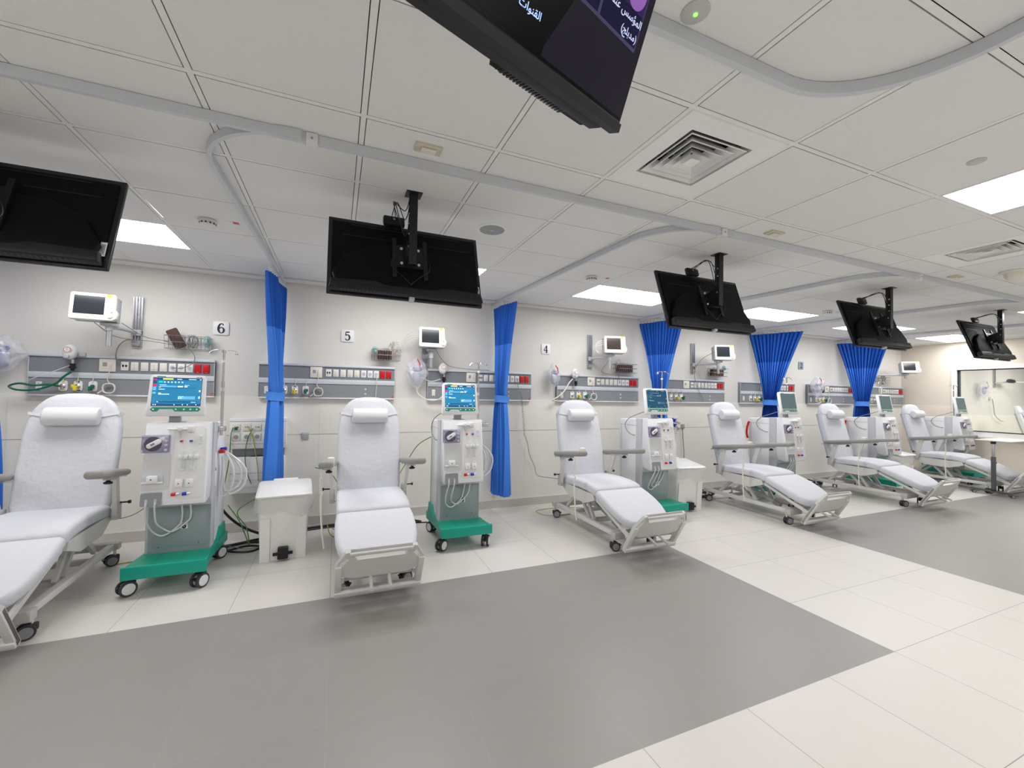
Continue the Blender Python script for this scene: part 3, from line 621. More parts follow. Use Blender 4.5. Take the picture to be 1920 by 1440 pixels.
# ------------------------------------------------------------------ headwall service panels
def headwall(label):
    t_ = thing('service_panel', label, 'wall service panel', (0, YW, 0), group='grey bedside service panels along the back wall')
    W_ = 1.35
    m = MB(); m.box(0, W_, -.045, 0, 1.362, 1.70, PANEL); m.box(0, W_, -.0462, -.045, 1.567, 1.698, PANELD); m.build('body', t_, smooth=0)
    m = MB(); m.rbox(-.002, W_+.002, -.062, -.0, 1.696, 1.722, .006, ALUP); m.build('top_rail', t_)
    m = MB(); m.rbox(0, W_, -.053, -.045, 1.512, 1.563, .003, ALUP); m.box(0, W_, -.0535, -.053, 1.535, 1.537, LG); m.build('equipment_rail', t_)
    m = MB(); m.rbox(-.002, W_+.002, -.058, 0, 1.352, 1.366, .004, WHITE); m.build('bottom_lip', t_)
    m = MB(); m.rbox(0, 0+.006, -.05, 0, 1.36, 1.70, .002, LG); m.build('end_cap', t_); m = MB(); m.rbox(W_-.006, W_, -.05, 0, 1.36, 1.70, .002, LG); m.build('end_cap', t_)
    # telephone plate
    m = MB(); m.rbox(.475, .592, -.056, -.045, 1.577, 1.692, .003, CREAMP); m.box(.50, .53, -.058, -.056, 1.625, 1.66, MG); m.rbox(.545, .57, -.060, -.056, 1.62, 1.665, .002, CREAMP)
    m.box(.48, .587, -.0565, -.056, 1.603, 1.605, LG); m.build('telephone_plate', t_)
    xs = [.655, .727, .80, .872, .942, 1.012, 1.080, 1.146]
    for k, x in enumerate(xs):
        m = MB(); m.rbox(x-.028, x+.028, -.054, -.045, 1.592, 1.672, .003, WHITE)
        if k == 0:
            for dx in (-.011, .011): m.box(x+dx-.007, x+dx+.007, -.0552, -.054, 1.625, 1.645, BLACK); m.box(x+dx-.006, x+dx+.006, -.0552, -.054, 1.612, 1.618, YEL)
            m.build('data_socket', t_)
        elif k < 5:
            m.rbox(x-.021, x+.021, -.058, -.054, 1.606, 1.658, .002, CREAMP)
            if k in (1, 3): m.box(x-.0008, x+.0008, -.0585, -.058, 1.606, 1.658, MG)
            m.box(x-.003, x+.003, -.0545, -.054, 1.596, 1.599, MG); m.build('switch', t_)
        else:
            m.lathe([(.019, 0), (.019, .002), (.016, .002)], LG, MT((x, -.054, 1.632), rx=pi/2), n=16)
            for a in (0.5, 2.6, 4.7): m.cyl((x+.009*cos(a), -.0562, 1.632+.009*sin(a)), (x+.009*cos(a), -.0568, 1.632+.009*sin(a)), .0025, BLACK, n=6)
            m.build('power_socket', t_)
    for x in (1.212, 1.280):
        m = MB(); m.rbox(x-.028, x+.028, -.055, -.045, 1.588, 1.674, .003, RED); m.rbox(x-.024, x+.024, -.058, -.055, 1.602, 1.666, .002, RED); m.box(x-.003, x+.003, -.0555, -.055, 1.593, 1.597, WHITE); m.build('red_socket', t_)
    m = MB(); m.rbox(.055, .095, -.052, -.045, 1.40, 1.475, .003, WHITE); m.box(.062, .088, -.053, -.052, 1.41, 1.465, CREAMP)
    for z in (1.415, 1.46): m.box(.072, .078, -.054, -.053, z-.002, z+.002, INK)
    m.build('blank_plate', t_)
    for x, pc, kc in ((.235, YEL, CREAMP), (.335, INK, YEL), (.437, WHITE, DKG)):
        m = MB(); m.prism(rrect(x-.030, x+.030, 1.395, 1.487, .018), -.045, -.053, WHITE); m.box(x-.012, x+.012, -.0535, -.053, 1.472, 1.484, pc); m.box(x-.02, x+.02, -.0535, -.053, 1.398, 1.408, pc)
        m.lathe([(.020, 0), (.020, .010), (.014, .014), (.010, .016)], CHROME, MT((x, -.053, 1.437), rx=pi/2), n=16)
        m.build('gas_outlet', t_)
        if x > .3:
            m = MB(); m.cyl((x, -.07, 1.437), (x, -.10, 1.432), .011, kc, n=10); m.rbox(x-.012, x+.012, -.11, -.08, 1.40, 1.44, .004, kc); m.rbox(x+(-.026 if pc is INK else .006), x+(-.006 if pc is INK else .026), -.105, -.085, 1.425, 1.455, .004, kc); m.build('gas_probe', t_)
        m = MB(); m.tube([(x+.003, -.056, 1.555), (x+.003, -.058, 1.51), (x-.002, -.060, 1.47)], .003, CLEAR, n=5); m.build('probe_tube', t_)
    for z in (1.41, 1.462):
        m = MB(); m.lathe([(.011, 0), (.011, .004), (.007, .006)], WHITE, MT((1.035, -.045, z), rx=pi/2), n=12); m.cyl((1.035, -.051, z), (1.035, -.0525, z), .004, INK, n=8); m.build('earth_point', t_)
    m = MB(); m.box(1.322, 1.342, -.0465, -.045, 1.372, 1.392, RED); m.box(1.326, 1.338, -.0468, -.0465, 1.380, 1.383, WHITE); m.build('red_sticker', t_, smooth=0)
    return t_
PX = [-2.462, -.738, .986, 2.718, 4.444, 6.155, 7.872, 9.57]
hw0 = headwall('grey service panel with gas outlets directly below sign 6'); hw0.location = (PX[0], YW, 0)
HL = ['grey service panel behind the recliner between signs 6 and 5', 'grey service panel crossed by the curtain left of sign 4', 'grey service panel below sign 4 with two red sockets at its end',
      'grey service panel between the recliner of bay 4 and the curtain right of it', 'grey service panel partly hidden by the curtain left of sign 2', 'grey service panel to the right of sign 2', 'last grey service panel in the far corner by the window wall']
for k in range(1, 8): dup(hw0, HL[k-1], (PX[k], YW, 0))
# coiled white nurse-call cords, plugs on the panels
def callcord(px, label, n):
    m = MB(); yy = YW-.062
    m.tube([(px+.555, yy, 1.64), (px+.556, yy-.012, 1.58), (px+.545, yy-.012, 1.50), (px+.575, yy-.015, 1.46)], .0035, CABW, n=6)
    pts = [(px+.56+.043*cos(a), yy-.014-.003*a/6.28, 1.425+.046*sin(a)+.004*sin(3*a)) for a in [k*2*pi/14+1.2 for k in range(0, 56)]]
    m.tube(pts, .0055, CABW, n=6)
    m.tube([(px+.52, yy-.016, 1.41), (px+.50, yy-.016, 1.392), (px+.478, yy-.016, 1.375)], .006, CABW, n=6); m.cyl((px+.480, yy-.016, 1.377), (px+.468, yy-.016, 1.368), .007, RED, n=8)
    tag(m.build('call_cord', None), label, 'cord', 'white coiled nurse call cords')
for k, l in enumerate(('below sign 6', 'directly below sign 5', None, 'below sign 4', None, None, 'right of sign 2')):
    if l: callcord(PX[k], 'white coiled nurse call cord on the service panel ' + l, k)
# number signs
def sign(d, x, z, label, m_=SIGNW, s=.135):
    m = MB(); m.prism(rrect(-s/2, s/2, -s/2, s/2, .016), -.012, 0, m_, r=.002); o = m.build('number_sign', None, (x, YW, z))
    m = MB(); digit(m, d, 0, 0, .098, -.0125); m.build('numeral', o, smooth=0); tag(o, label, 'sign', 'bay number signs')
sign('6', -1.080, 2.045, 'white square wall sign bearing the number 6')
sign('5', .098, 2.050, 'white square wall sign bearing the number 5')
sign('4', 2.562, 2.048, 'white square wall sign bearing the number 4')
sign('2', 7.735, 2.05, 'grey wall sign bearing the number 2', SIGNG)

# ------------------------------------------------------------------ blue curtains
def curtain(xn, yn, xw, yw, bx, by, bw, label, seed, bot_w=.34, n=13, tie_z=1.375):
    rr = random.Random(seed); t_ = thing('privacy_curtain', label, 'curtain', (bx, by, 0.2), group='blue privacy curtains tied at the waist')
    ph = [rr.uniform(-.5, .5) for _ in range(n*2+2)]; am = [rr.uniform(.7, 1.3) for _ in range(n*2+2)]
    zt_, zb = 2.50, .22; NS = n*10
    A = V((xn, yn)); B = V((xw, yw)); C = V((bx, by)); D = (B-A); Ln = D.length; D.normalize(); Nn = V((-D.y, D.x))
    def row(z):
        if z > tie_z: u = (z-tie_z)/(zt_-tie_z); s_ = u**1.25; wd = bw*(1-s_)+Ln*s_; c = C.lerp((A+B)/2, s_); amp = .050*(1-s_)+.024*s_
        else: u = (tie_z-z)/(tie_z-zb); s_ = u**.75; wd = bw*(1-s_)+bot_w*s_; c = C; amp = .050*(1-s_)+.072*s_
        k0 = math.exp(-((z-tie_z)/.05)**2); wd *= 1-.12*k0; amp *= 1-.25*k0
        out = []
        for k in range(NS+1):
            s = k/NS; q = s*n*2; i = int(min(q, n*2-1)); f = q-i; jit = ph[i]*(1-f)+ph[i+1]*f; a_ = am[i]*(1-f)+am[i+1]*f
            env = 1.0 if z > tie_z+.3 else (.75+.25*sin(pi*s))
            off = sin(pi*q+jit*1.2)*amp*a_*env + .012*sin(3*z+seed+s*9)
            sh = .006*sin(2*pi*q/2+z*2)
            p = c+D*((s-.5)*wd+sh)+Nn*off; out.append((p.x-bx, p.y-by, z-.2))
        return out
    def cloth(za, zb_, rows, m_, name):
        m = MB(); vs = []
        for r in range(rows+1): vs += row(za+(zb_-za)*r/rows)
        w1 = NS+1; fs = [(r*w1+k, r*w1+k+1, (r+1)*w1+k+1, (r+1)*w1+k) for r in range(rows) for k in range(NS)]
        m.add(vs, fs, m_); m.build(name, t_, smooth=80, recalc=False)
    cloth(zt_, 2.03, 14, CURT1, 'mesh_top'); cloth(2.03, zb, 60, CURT2, 'cloth')
    m = MB(); m.loft([(0, z, 0, 0, 0, 0, 0) for z in (0,)]*0 or [], TIE) if False else None
    ring = []
    ax, ay = bw*.56, .082
    for z, g in ((tie_z-.042, 1.02), (tie_z-.02, 1.0), (tie_z+.02, 1.0), (tie_z+.042, 1.04)):
        ring.append([((D*cos(a)*ax*g+Nn*sin(a)*ay*g).x, (D*cos(a)*ax*g+Nn*sin(a)*ay*g).y, z-.2+.006*sin(a)) for a in [2*pi*k/26 for k in range(26)]])
    vs = [p for q in ring for p in q]; m = MB(); m.add(vs, [(r*26+k, r*26+(k+1) % 26, r*26+26+(k+1) % 26, r*26+26+k) for r in range(3) for k in range(26)], TIE); m.build('tie_band', t_, smooth=60)
    m = MB()
    for k in range(0, n+1):
        p = A.lerp(B, k/n); m.tube([(p.x-bx, p.y-by, 2.345), (p.x-bx, p.y-by, 2.30)], .004, WHITE, n=5, smooth=False)
    m.build('hooks', t_)
curtain(-.585, 4.27, -.54, 4.96, -.555, 4.74, .15, 'blue privacy curtain between signs 6 and 5, hanging behind the near bin', 1, .32)
curtain(1.87, 4.38, 1.80, 4.96, 1.87, 4.80, .20, 'blue privacy curtain left of sign 4', 2, .36)
curtain(4.28, 4.32, 4.08, 4.96, 4.20, 4.66, .17, 'blue privacy curtain right of the monitor beside sign 4', 3, .36)
curtain(6.66, 4.27, 6.36, 4.96, 6.47, 4.66, .19, 'blue privacy curtain immediately left of sign 2', 4, .34)
curtain(9.08, 4.32, 8.70, 4.96, 8.88, 4.64, .20, 'blue privacy curtain nearest the window wall', 5, .34)
curtain(-2.80, 4.27, -2.75, 4.96, -2.60, 4.72, .12, 'blue privacy curtain cut off by the left edge of the picture', 6, .36)

# ------------------------------------------------------------------ casters
def caster(parent, x, y, r, yaw, hub, housing, w_=.018, top=None):
    top = top or r*2+.02; M = MT((x, y, 0), rz=yaw)
    m = MB(); m.cyl((0, 0, r*1.5), (0, 0, top), .011, CHROME, M=M, n=10)
    m.rbox(-.014, .014, -.03, .03, r*1.0, r*1.95, .008, housing, M); m.box(-.012, .012, -.045, .005, r*.9, r*1.15, housing, M); m.box(-.02, .02, -.075, -.04, r*1.25, r*1.42, BLACK, M)
    c = m.build('caster', parent)
    for s in (-1, 1):
        a, b = s*.016, s*(.016+w_); k = MB(); rim = r*.72
        k.lathe([(rim, min(a, b)), (r*.97, min(a, b)), (r, min(a, b)+.003), (r, max(a, b)-.003), (r*.97, max(a, b)), (rim, max(a, b))], RUB, M @ MT((0, -.02, r), ry=pi/2), n=26)
        e = b+s*.001; k.lathe([(rim*1.01, min(a, e)), (rim*1.01, max(a, e)), (rim*.3, max(a, e)+.0002)], hub, M @ MT((0, -.02, r), ry=pi/2), n=26)
        k.build('wheel', c)
    return c

# ------------------------------------------------------------------ treatment recliner
def recliner(label, loc):
    t_ = thing('treatment_chair', label, 'recliner', loc, group='white reclining treatment chairs')
    # back pad: from hinge up to the head
    a = rad(14.5); dy, dz = sin(a), cos(a); nyy, nzz = -cos(a), sin(a)
    prof = [(0, .262), (.012, .272), (.06, .278), (.25, .283), (.45, .284), (.60, .280), (.70, .268), (.76, .250), (.80, .228), (.84, .196), (.865, .165), (.882, .13), (.892, .09), (.895, .04)]
    secs = []
    for v, hw in prof:
        th = .088 if .02 < v < .88 else .05 if v > .885 else .07
        secs.append((.315+dy*v, .510+dz*v, nyy, nzz, hw, th, .034))
    m = MB(); m.loft(secs, SHEET); m.build('backrest', t_, smooth=60)
    m = MB(); m.rbox(-.25, .25, .0, .02, .05, .74, .008, FRAME2, Mx.Translation((0, .315, .51)) @ Mx.Rotation(-a, 4, 'X') @ Mx.Translation((0, .047, 0))); m.build('backrest_shell', t_)
    # pillow roll
    pv = .70; pc = V((0, .315+dy*pv+nyy*.085, .51+dz*pv+nzz*.085)); m = MB()
    ring = []
    for sx, sc in ((-.160, .80), (-.156, .93), (-.145, 1), (.145, 1), (.156, .93), (.160, .80)):
        ring.append([(sx, pc.y+(cos(b)*.052*nyy*1.0+sin(b)*.07*dy)*sc*(1.0 if cos(b) > 0 else .8), pc.z+(cos(b)*.052*nzz+sin(b)*.07*dz)*sc) for b in [2*pi*k/22 for k in range(22)]])
    vs = [p for q in ring for p in q]; m.add(vs, [(r*22+k, r*22+(k+1) % 22, r*22+22+(k+1) % 22, r*22+22+k) for r in range(5) for k in range(22)]+[tuple(range(22))[::-1], tuple(range(110, 132))], PILLOW)
    pl = m.build('head_pillow', t_, smooth=60)
    m = MB()
    for s in (-1, 1):
        q0 = V((s*.155, .315+dy*.71+nyy*.052, .51+dz*.71+nzz*.052)); q1 = V((s*.262, .315+dy*.735+nyy*.047, .51+dz*.735+nzz*.047)); q2 = V((s*.272, .315+dy*.735+nyy*-.02, .51+dz*.735+nzz*-.02))
        for p, q in ((q0, q1), (q1, q2)):
            h = V((0, dy, dz))*.011; m.add([p-h, q-h, q+h, p+h], [(0, 1, 2, 3)], PILLOW)
    m.build('strap', pl)
    # seat cushion, curling over the knee
    secs = []; P = [(.325, .485, 0), (.30, .496, 0), (.15, .506, 0), (0, .512, 0), (-.16, .508, 5), (-.25, .498, 10), (-.300, .482, 16), (-.318, .468, 20)]
    for k, (y, z, an) in enumerate(P):
        secs.append((y, z, -sin(rad(an)), cos(rad(an)), .272 if k in (0, len(P)-1) else .282, .075 if k in (0, len(P)-1) else .092, .03))
    m = MB(); m.loft(secs, SHEET); m.build('seat_cushion', t_, smooth=60)
    # leg cushion
    y0, z0, y1, z1 = -.318, .472, -.80, .262; L_ = math.hypot(y1-y0, z1-z0); an = math.atan2(z0-z1, y0-y1); ny, nz = -sin(an), cos(an)
    prof = [(0, .270), (.02, .282), (.10, .290), (.22, .292), (.32, .285), (.40, .268), (.45, .245), (.48, .215), (.50, .17), (.512, .12), (.518, .05)]; secs = []
    for k, (v, hw) in enumerate(prof):
        u = v/L_; secs.append((y0+(y1-y0)*u, z0+(z1-z0)*u+.018*sin(pi*min(u, 1)), ny, nz, hw, .085 if 0 < k < 9 else .06, .032))
    m = MB(); m.loft(secs, SHEET); m.build('leg_cushion', t_, smooth=60)
    # frames
    m = MB()
    side = [(.36, .44), (.36, .50), (.30, .462), (-.28, .455), (-.30, .40), (-.12, .335), (.20, .345)]
    for s in (-1, 1): m.prism([(y, z) for y, z in side], s*.262, s*.275, FRAME, MT(rz=pi/2) @ Mx.Scale(-1, 4, (0, 1, 0)), r=0) if False else m.add([(s*xx, y, z) for xx in (.25, .275) for y, z in side], [tuple(range(7)), tuple(range(7, 14))[::-1]]+[(k, 7+k, 7+(k+1) % 7, (k+1) % 7) for k in range(7)], FRAME)
    m.box(-.25, .25, -.27, .33, .445, .458, FRAME2); m.box(-.25, .25, -.25, .0, .36, .42, FRAME2)
    m.build('seat_frame', t_, smooth=25)
    m = MB()
    for s in (-1, 1):
        p = [V((s*.255, -.30, .43)), V((s*.245, -.82, .20)), V((s*.245, -.82, .165)), V((s*.255, -.30, .395))]
        m.add([q for q in p]+[q-V((s*.02, 0, 0)) for q in p], [(0, 1, 2, 3), (7, 6, 5, 4), (0, 4, 5, 1), (1, 5, 6, 2), (2, 6, 7, 3), (3, 7, 4, 0)], FRAME)
        m.cyl((s*.06, -.70, .235), (s*.06, -.95, .15), .011, FRAME)
    m.box(-.24, .24, -.80, -.74, .17, .20, FRAME2)
    m.build('leg_frame', t_, smooth=25)
    # footboard: leans out at the top
    FM = Mx.Translation((0, -.775, .068)) @ Mx.Rotation(rad(31), 4, 'X')
    out = [(-.285, 0), (.285, 0), (.285, .285), (.225, .405), (.215, .41), (-.215, .41), (-.225, .405), (-.285, .285)]
    h1 = [(-.24, .045), (.24, .045), (.24, .185), (.17, .160), (-.17, .160), (-.24, .185)]
    h2 = [(-.15, .335), (.15, .335), (.175, .378), (.172, .382), (-.172, .382), (-.175, .378)]
    h3 = [(.20, .345), (.245, .285), (.255, .305), (.222, .365)]; h4 = [(-x, z) for x, z in h3][::-1]
    m = MB(); m.plate(out, [h1, h2, h3, h4], 0, .026, FRAME, FM)
    m.rbox(-.285, -.245, -.012, .03, 0, .29, .006, FRAME, FM); m.rbox(.245, .285, -.012, .03, 0, .29, .006, FRAME, FM); m.rbox(-.285, .285, -.022, .03, 0, .045, .006, FRAME, FM); m.rbox(-.2, .2, -.012, .03, .382, .41, .006, FRAME, FM)
    m.build('footboard', t_, smooth=30)
    # base
    m = MB()
    for s in (-1, 1): m.rbox(s*.215-.022, s*.215+.022, -.60, .575, .128, .172, .004, FRAME)
    m.rbox(-.262, .262, .535, .60, .125, .178, .005, FRAME2); m.rbox(-.262, .262, -.625, -.555, .115, .178, .005, FRAME2)
    m.rbox(-.2, .2, -.12, -.07, .12, .16, .004, FRAME2); m.rbox(-.2, .2, .22, .27, .13, .165, .004, FRAME2)
    base = m.build('base_frame', t_)
    for s in (-1, 1):
        for (ya, za, yb, zb) in ((.42, .16, .18, .38), (-.05, .15, .16, .37), (-.13, .15, .04, .40)):
            m = MB(); p0, p1 = V((s*.155, ya, za)), V((s*.155, yb, zb)); d = (p1-p0).normalized(); n_ = V((0, -d.z, d.y))*.018; xx = V((.012, 0, 0))
            m.add([p0-n_-xx, p0+n_-xx, p1+n_-xx, p1-n_-xx, p0-n_+xx, p0+n_+xx, p1+n_+xx, p1-n_+xx], [(0, 1, 2, 3), (7, 6, 5, 4), (0, 4, 5, 1), (1, 5, 6, 2), (2, 6, 7, 3), (3, 7, 4, 0)], FRAME); m.build('lift_arm', t_, smooth=25)
    m = MB(); m.cyl((0, .16, .30), (0, -.25, .16), .022, LG); m.cyl((0, -.25, .16), (0, -.33, .135), .03, MG); m.box(-.06, .06, -.02, .12, .33, .36, FRAME2); m.build('actuator', t_)
    for x, y, yw in ((-.24, .56, 1.1), (.235, .555, -1.0), (-.245, -.57, 1.3), (.235, -.55, -1.2)): caster(t_, x, y, .043, yw, HUBG, RUB, .014, .13)
    # armrests
    for s in (-1, 1):
        m = MB(); M = Mx.Translation((s*.345, .07, .815)) @ Mx.Rotation(rad(-7.5), 4, 'X') @ Mx.Rotation(rad(4*s), 4, 'Z')
        rr = []
        for v, k in ((-.31, .72), (-.303, .9), (-.29, 1), (0, 1), (.25, .96), (.29, .9), (.30, .7)): rr.append((v, .002, 0, 1, .056*k, .054*k, .024))
        m.loft(rr, PADG, M); pad = m.build('armrest', t_, smooth=60)
        m = MB(); m.rbox(-.022, .022, -.06, .12, -.045, -.02, .005, FRAME2, M); m.lathe([(.014, -.075), (.026, -.070), (.026, -.058), (.012, -.052), (.012, -.03)], BLACK, M @ MT((0, -.02, 0)), n=14); m.rbox(-.014, .014, .10, .36, -.036, -.020, .004, CHROME, M)
        m.build('clamp', pad)
        m = MB(); p0, p1 = V((s*.315, .30, .47)), V((s*.335, .20, .80)); d = (p1-p0).normalized(); yv = V((0, d.z, -d.y))*.030; xv = V((.013, 0, 0))
        m.add([p0-yv-xv, p0+yv-xv, p1+yv-xv, p1-yv-xv, p0-yv+xv, p0+yv+xv, p1+yv+xv, p1-yv+xv], [(0, 1, 2, 3), (7, 6, 5, 4), (0, 4, 5, 1), (1, 5, 6, 2), (2, 6, 7, 3), (3, 7, 4, 0)], FRAME)
        m.rbox(s*.315-.022, s*.315+.022, .27, .335, .43, .56, .005, FRAME2); m.cyl((s*.335, .30, .555), (s*.385, .30, .556), .006, BLACK); m.cyl((s*.385, .30, .556), (s*.40, .30, .556), .013, BLACK); m.cyl((s*.26, .30, .45), (s*.32, .30, .45), .009, CHROME)
        m.build('armrest_post', pad, smooth=25)
    return t_
def handset(parent, off=0.0):
    m = MB(); m.rbox(-.026, .026, -.03, .03, -.035, .045, .01, CREAMP, MT((-.33, -.16, .86)))
    m.build('strap', parent)
    m = MB(); pts = [V((-.385, -.15, .86)), V((-.40, -.14, .82)), V((-.40, -.13, .74))]; m.tube(pts, .004, CREAMP, n=6)
    co = [V((-.40+.010*cos(a), -.13+.010*sin(a), .74-a*.0018)) for a in [k*2*pi/8 for k in range(0, 8*11)]]; m.tube(co, .0028, CREAMP, n=5, smooth=False)
    m.tube([co[-1], V((-.40, -.125, .55)), V((-.385, -.12, .33)), V((-.365, -.12, .17))], .0075, CREAMP, n=7)
    m.build('control_cord', parent)
R0 = recliner('white recliner at the left edge, below sign 6', (-1.83, 3.83, 0)); R0.rotation_euler = (0, 0, rad(2.5))
CH = [('white recliner seen straight from its footboard between signs 6 and 5', .305), ('white recliner below sign 4 with its footboard pointing at the grey floor', 2.655), ('white recliner between the second bin and the curtain left of sign 2', 5.065),
      ('white recliner below sign 2 in front of the last blue curtain', 7.43), ('white recliner farthest away, nearest the wheeled table', 9.83)]
for k, (l, x) in enumerate(CH):
    c = dup(R0, l, (x, 3.84, 0), 0.0); handset(c)
dup(R0, 'white recliner seen through the window glass', (14.62, 3.95, 0), rad(12))

# ------------------------------------------------------------------ dialysis machines
def display(parent, kind, M, w_, h_):
    A, B2, D_, W2 = (UB, UB2, UD, UW) if kind == 'on' else (DB, DB2, DB, DW)
    m = MB()
    def q(u0, u1, v0, v1, mt, lv=1): m.box(-w_/2+u0*w_, -w_/2+u1*w_, -.0003*lv-.0002, 0, h_/2-v1*h_, h_/2-v0*h_, mt, M)
    if kind == 'grey': q(0, 1, 0, 1, SCRG); m.build('display', parent, smooth=0); return
    q(0, 1, 0, 1, A); q(0, 1, 0, .07, D_, 2); q(.19, .40, .015, .06, UY if kind == 'on' else DB2, 3); q(.48, .58, .03, .05, W2, 3); q(.72, .88, .03, .05, W2, 3); q(.95, .99, .03, .055, W2, 3)
    q(0, .07, .07, .58, D_, 2); q(.01, .065, .04, .09, UR if kind == 'on' else DB2, 3); q(.0, .068, .22, .31, UR if kind == 'on' else DB2, 3); q(.0, .068, .32, .46, B2, 3); q(.0, .068, .50, .58, B2, 3)
    q(.11, .19, .12, .17, UT if kind == 'on' else DB2, 3)
    for k in range(6): q(.215+k*.072, .245+k*.072, .13, .17, W2, 3)
    q(.6, .88, .175, .18, B2, 3); q(.13, .27, .245, .257, W2, 3); q(.13, .48, .28, .335, B2, 3); q(.50, .61, .285, .33, W2, 4); q(.64, .74, .25, .262, W2, 3); q(.64, .70, .29, .33, W2, 3); q(.13, .88, .35, .36, D_, 3); q(.12, .16, .33, .35, UY if kind == 'on' else DW, 4)
    q(.12, .24, .40, .42, W2, 3); q(.12, .17, .54, .575, W2, 3); q(.12, .34, .575, .60, W2, 3)
    q(.52, .88, .655, .77, B2, 2); q(.53, .64, .665, .68, W2, 3); q(.53, .555, .71, .745, W2, 3); q(.575, .60, .71, .745, W2, 3)
    q(.95, .985, .43, .49, W2, 3); q(.95, .98, .66, .74, W2, 3); q(.08, .93, .84, .885, D_, 2); q(.1, .13, .85, .875, W2, 3); q(.8, .9, .865, .88, W2, 3)
    q(.0, .25, .92, 1.0, D_, 2); q(.25, 1, .93, 1.0, D_, 2)
    for u in (.03, .07, .45, .62, .72, .9): q(u, u+.02, .945, .98, W2, 3)
    m.build('display', parent, smooth=0)
def machine(num, kind, label, loc, rz=0.0, hoses=True):
    t_ = thing('dialysis_machine', label, 'dialysis machine', loc, rz, 'white and green dialysis machines')
    hw = .195
    # rear housing, grey pillar band, forward leaning front block
    def side(mb_, prof, x0, x1, mt, r=0):
        mb_.prism(prof, x0, x1, mt, Mx(((0, 1, 0, 0), (1, 0, 0, 0), (0, 0, 1, 0), (0, 0, 0, 1))), r)
    SH = Mx(((1, 0, 0, 0), (0, 1, .1407, -.1575), (0, 0, 1, 0), (0, 0, 0, 1)))
    m = MB(); side(m, [(.035, .20), (.36, .20), (.375, .30), (.375, 1.12), (.355, 1.155), (.035, 1.170)], -hw-.004, hw+.004, WHITE2, .012)
    for s_ in (-1, 1): m.box(min(s_*(hw+.0035), s_*(hw+.0055)), max(s_*(hw+.0035), s_*(hw+.0055)), .045, .355, 1.085, 1.088, MG); m.box(min(s_*(hw+.0035), s_*(hw+.0055)), max(s_*(hw+.0035), s_*(hw+.0055)), .325, .3275, .25, 1.085, MG)
    m.build('housing', t_, smooth=35)
    m = MB(); side(m, [(-.055, .20), (.045, .20), (.045, 1.176), (-.06, 1.176), (-.06, .70), (-.085, .60), (-.065, .54), (-.055, .48)], -hw-.012, hw+.012, LG, .008); m.build('pillar', t_, smooth=35)
    m = MB(); side(m, [(-.05, 1.180), (-.138, 1.180), (-.150, 1.165), (-.226, .625), (-.218, .590), (-.190, .578), (-.05, .60)][::-1], -hw, hw, WHITE2, .014)
    m.build('front_panel', t_, smooth=40)
    m = MB(); m.prism(rrect(-.02, .178, .63, 1.155, .03), -.158, -.1605, WHITE, SH, r=.001); m.prism(rrect(-.19, -.028, .70, .955, .012), -.158, -.159, TRAY, SH); m.build('inner_tray', t_, smooth=40)
    m = MB(); m.prism(rrect(-.185, -.062, .592, .684, .010), -.158, -.1615, RECESS, SH); m.build('recess', t_)
    m = MB(); m.box(-hw+.01, hw+.006, -.066, -.03, .20, .56, PANG); m.prism(rrect(-hw+.035, hw-.018, .235, .53, .015), -.066, -.068, PANG, r=.0009)
    for x, z in ((-.12, .245), (.13, .255)): m.cyl((x, -.068, z), (x, -.069, z), .004, INK, n=8)
    m.build('lower_panel', t_, smooth=30)
    # handle on the right side of the pillar
    for s in (1,):
        m = MB(); Q = Mx(((0, 1, 0, s*(hw+.012)), (1, 0, 0, 0), (0, 0, 1, 0), (0, 0, 0, 1)))
        m.prism(rrect(-.030, .017, .665, .935, .02), 0, s*.004, WHITE, Q, r=.001); m.prism(rrect(-.022, .009, .672, .785, .012), s*.004, s*.007, WHITE2, Q, r=.001); m.prism(rrect(-.022, .009, .815, .928, .012), s*.004, s*.007, WHITE2, Q, r=.001); m.box(-.022, .009, .004, .0045, .787, .813, PANG, Q) if s > 0 else None
        m.build('grip', t_)
    # pump cassette
    m = MB(); m.prism(rrect(-.203, -.04, .968, 1.092, .006), -.158, -.178, LILAC, SH, r=.003)
    pc = m.build('pump', t_)
    m = MB(); cr = [(-.135+.052*cos(a), 1.03+.052*sin(a)) for a in [2*pi*k/30 for k in range(30)]]; m.prism(cr, -.178, -.1795, LILACD, SH)
    Q = SH @ Mx.Translation((-.128, -.1795, 1.032)) @ Mx.Rotation(rad(-32), 4, 'Y'); m.prism(rrect(-.048, .048, -.018, .018, .017), 0, -.010, WHITE, Q, r=.004); m.box(-.02, .005, -.0108, -.010, -.007, .007, LILAC, Q)
    m.build('rotor', pc)
    m = MB()
    for z in (1.075, 1.05, 1.02, .985): m.lathe([(.010, 0), (.010, .004), (.006, .006)], LILAC2, SH @ MT((-.058, -.178, z), rx=pi/2), n=12)
    m.box(-.2, -.045, -.179, -.178, 1.082, 1.09, LILAC2, SH); m.box(-.2, -.19, -.179, -.178, .972, .99, LILAC2, SH); m.build('trim', pc)
    # clamp bar on top
    m = MB(); m.rbox(-.06, .06, -.176, -.158, 1.128, 1.138, .003, WHITE, SH); m.rbox(.062, .10, -.185, -.158, 1.112, 1.158, .006, WHITE, SH); m.rbox(.0, .03, -.18, -.158, 1.12, 1.15, .005, WHITE, SH); m.cyl((.012, -.168, 1.12), (.02, -.165, 1.07), .004, CLEAR, M=SH); m.build('clamp_bar', t_)
    for x, mt in ((.030, RED), (.088, BLUEP)):
        m = MB(); m.rbox(x-.009, x+.009, -.174, -.16, 1.028, 1.056, .003, CLEARP, SH); m.rbox(x-.009, x+.009, -.176, -.16, 1.040, 1.052, .003, mt, SH); m.build('line_clamp', t_)
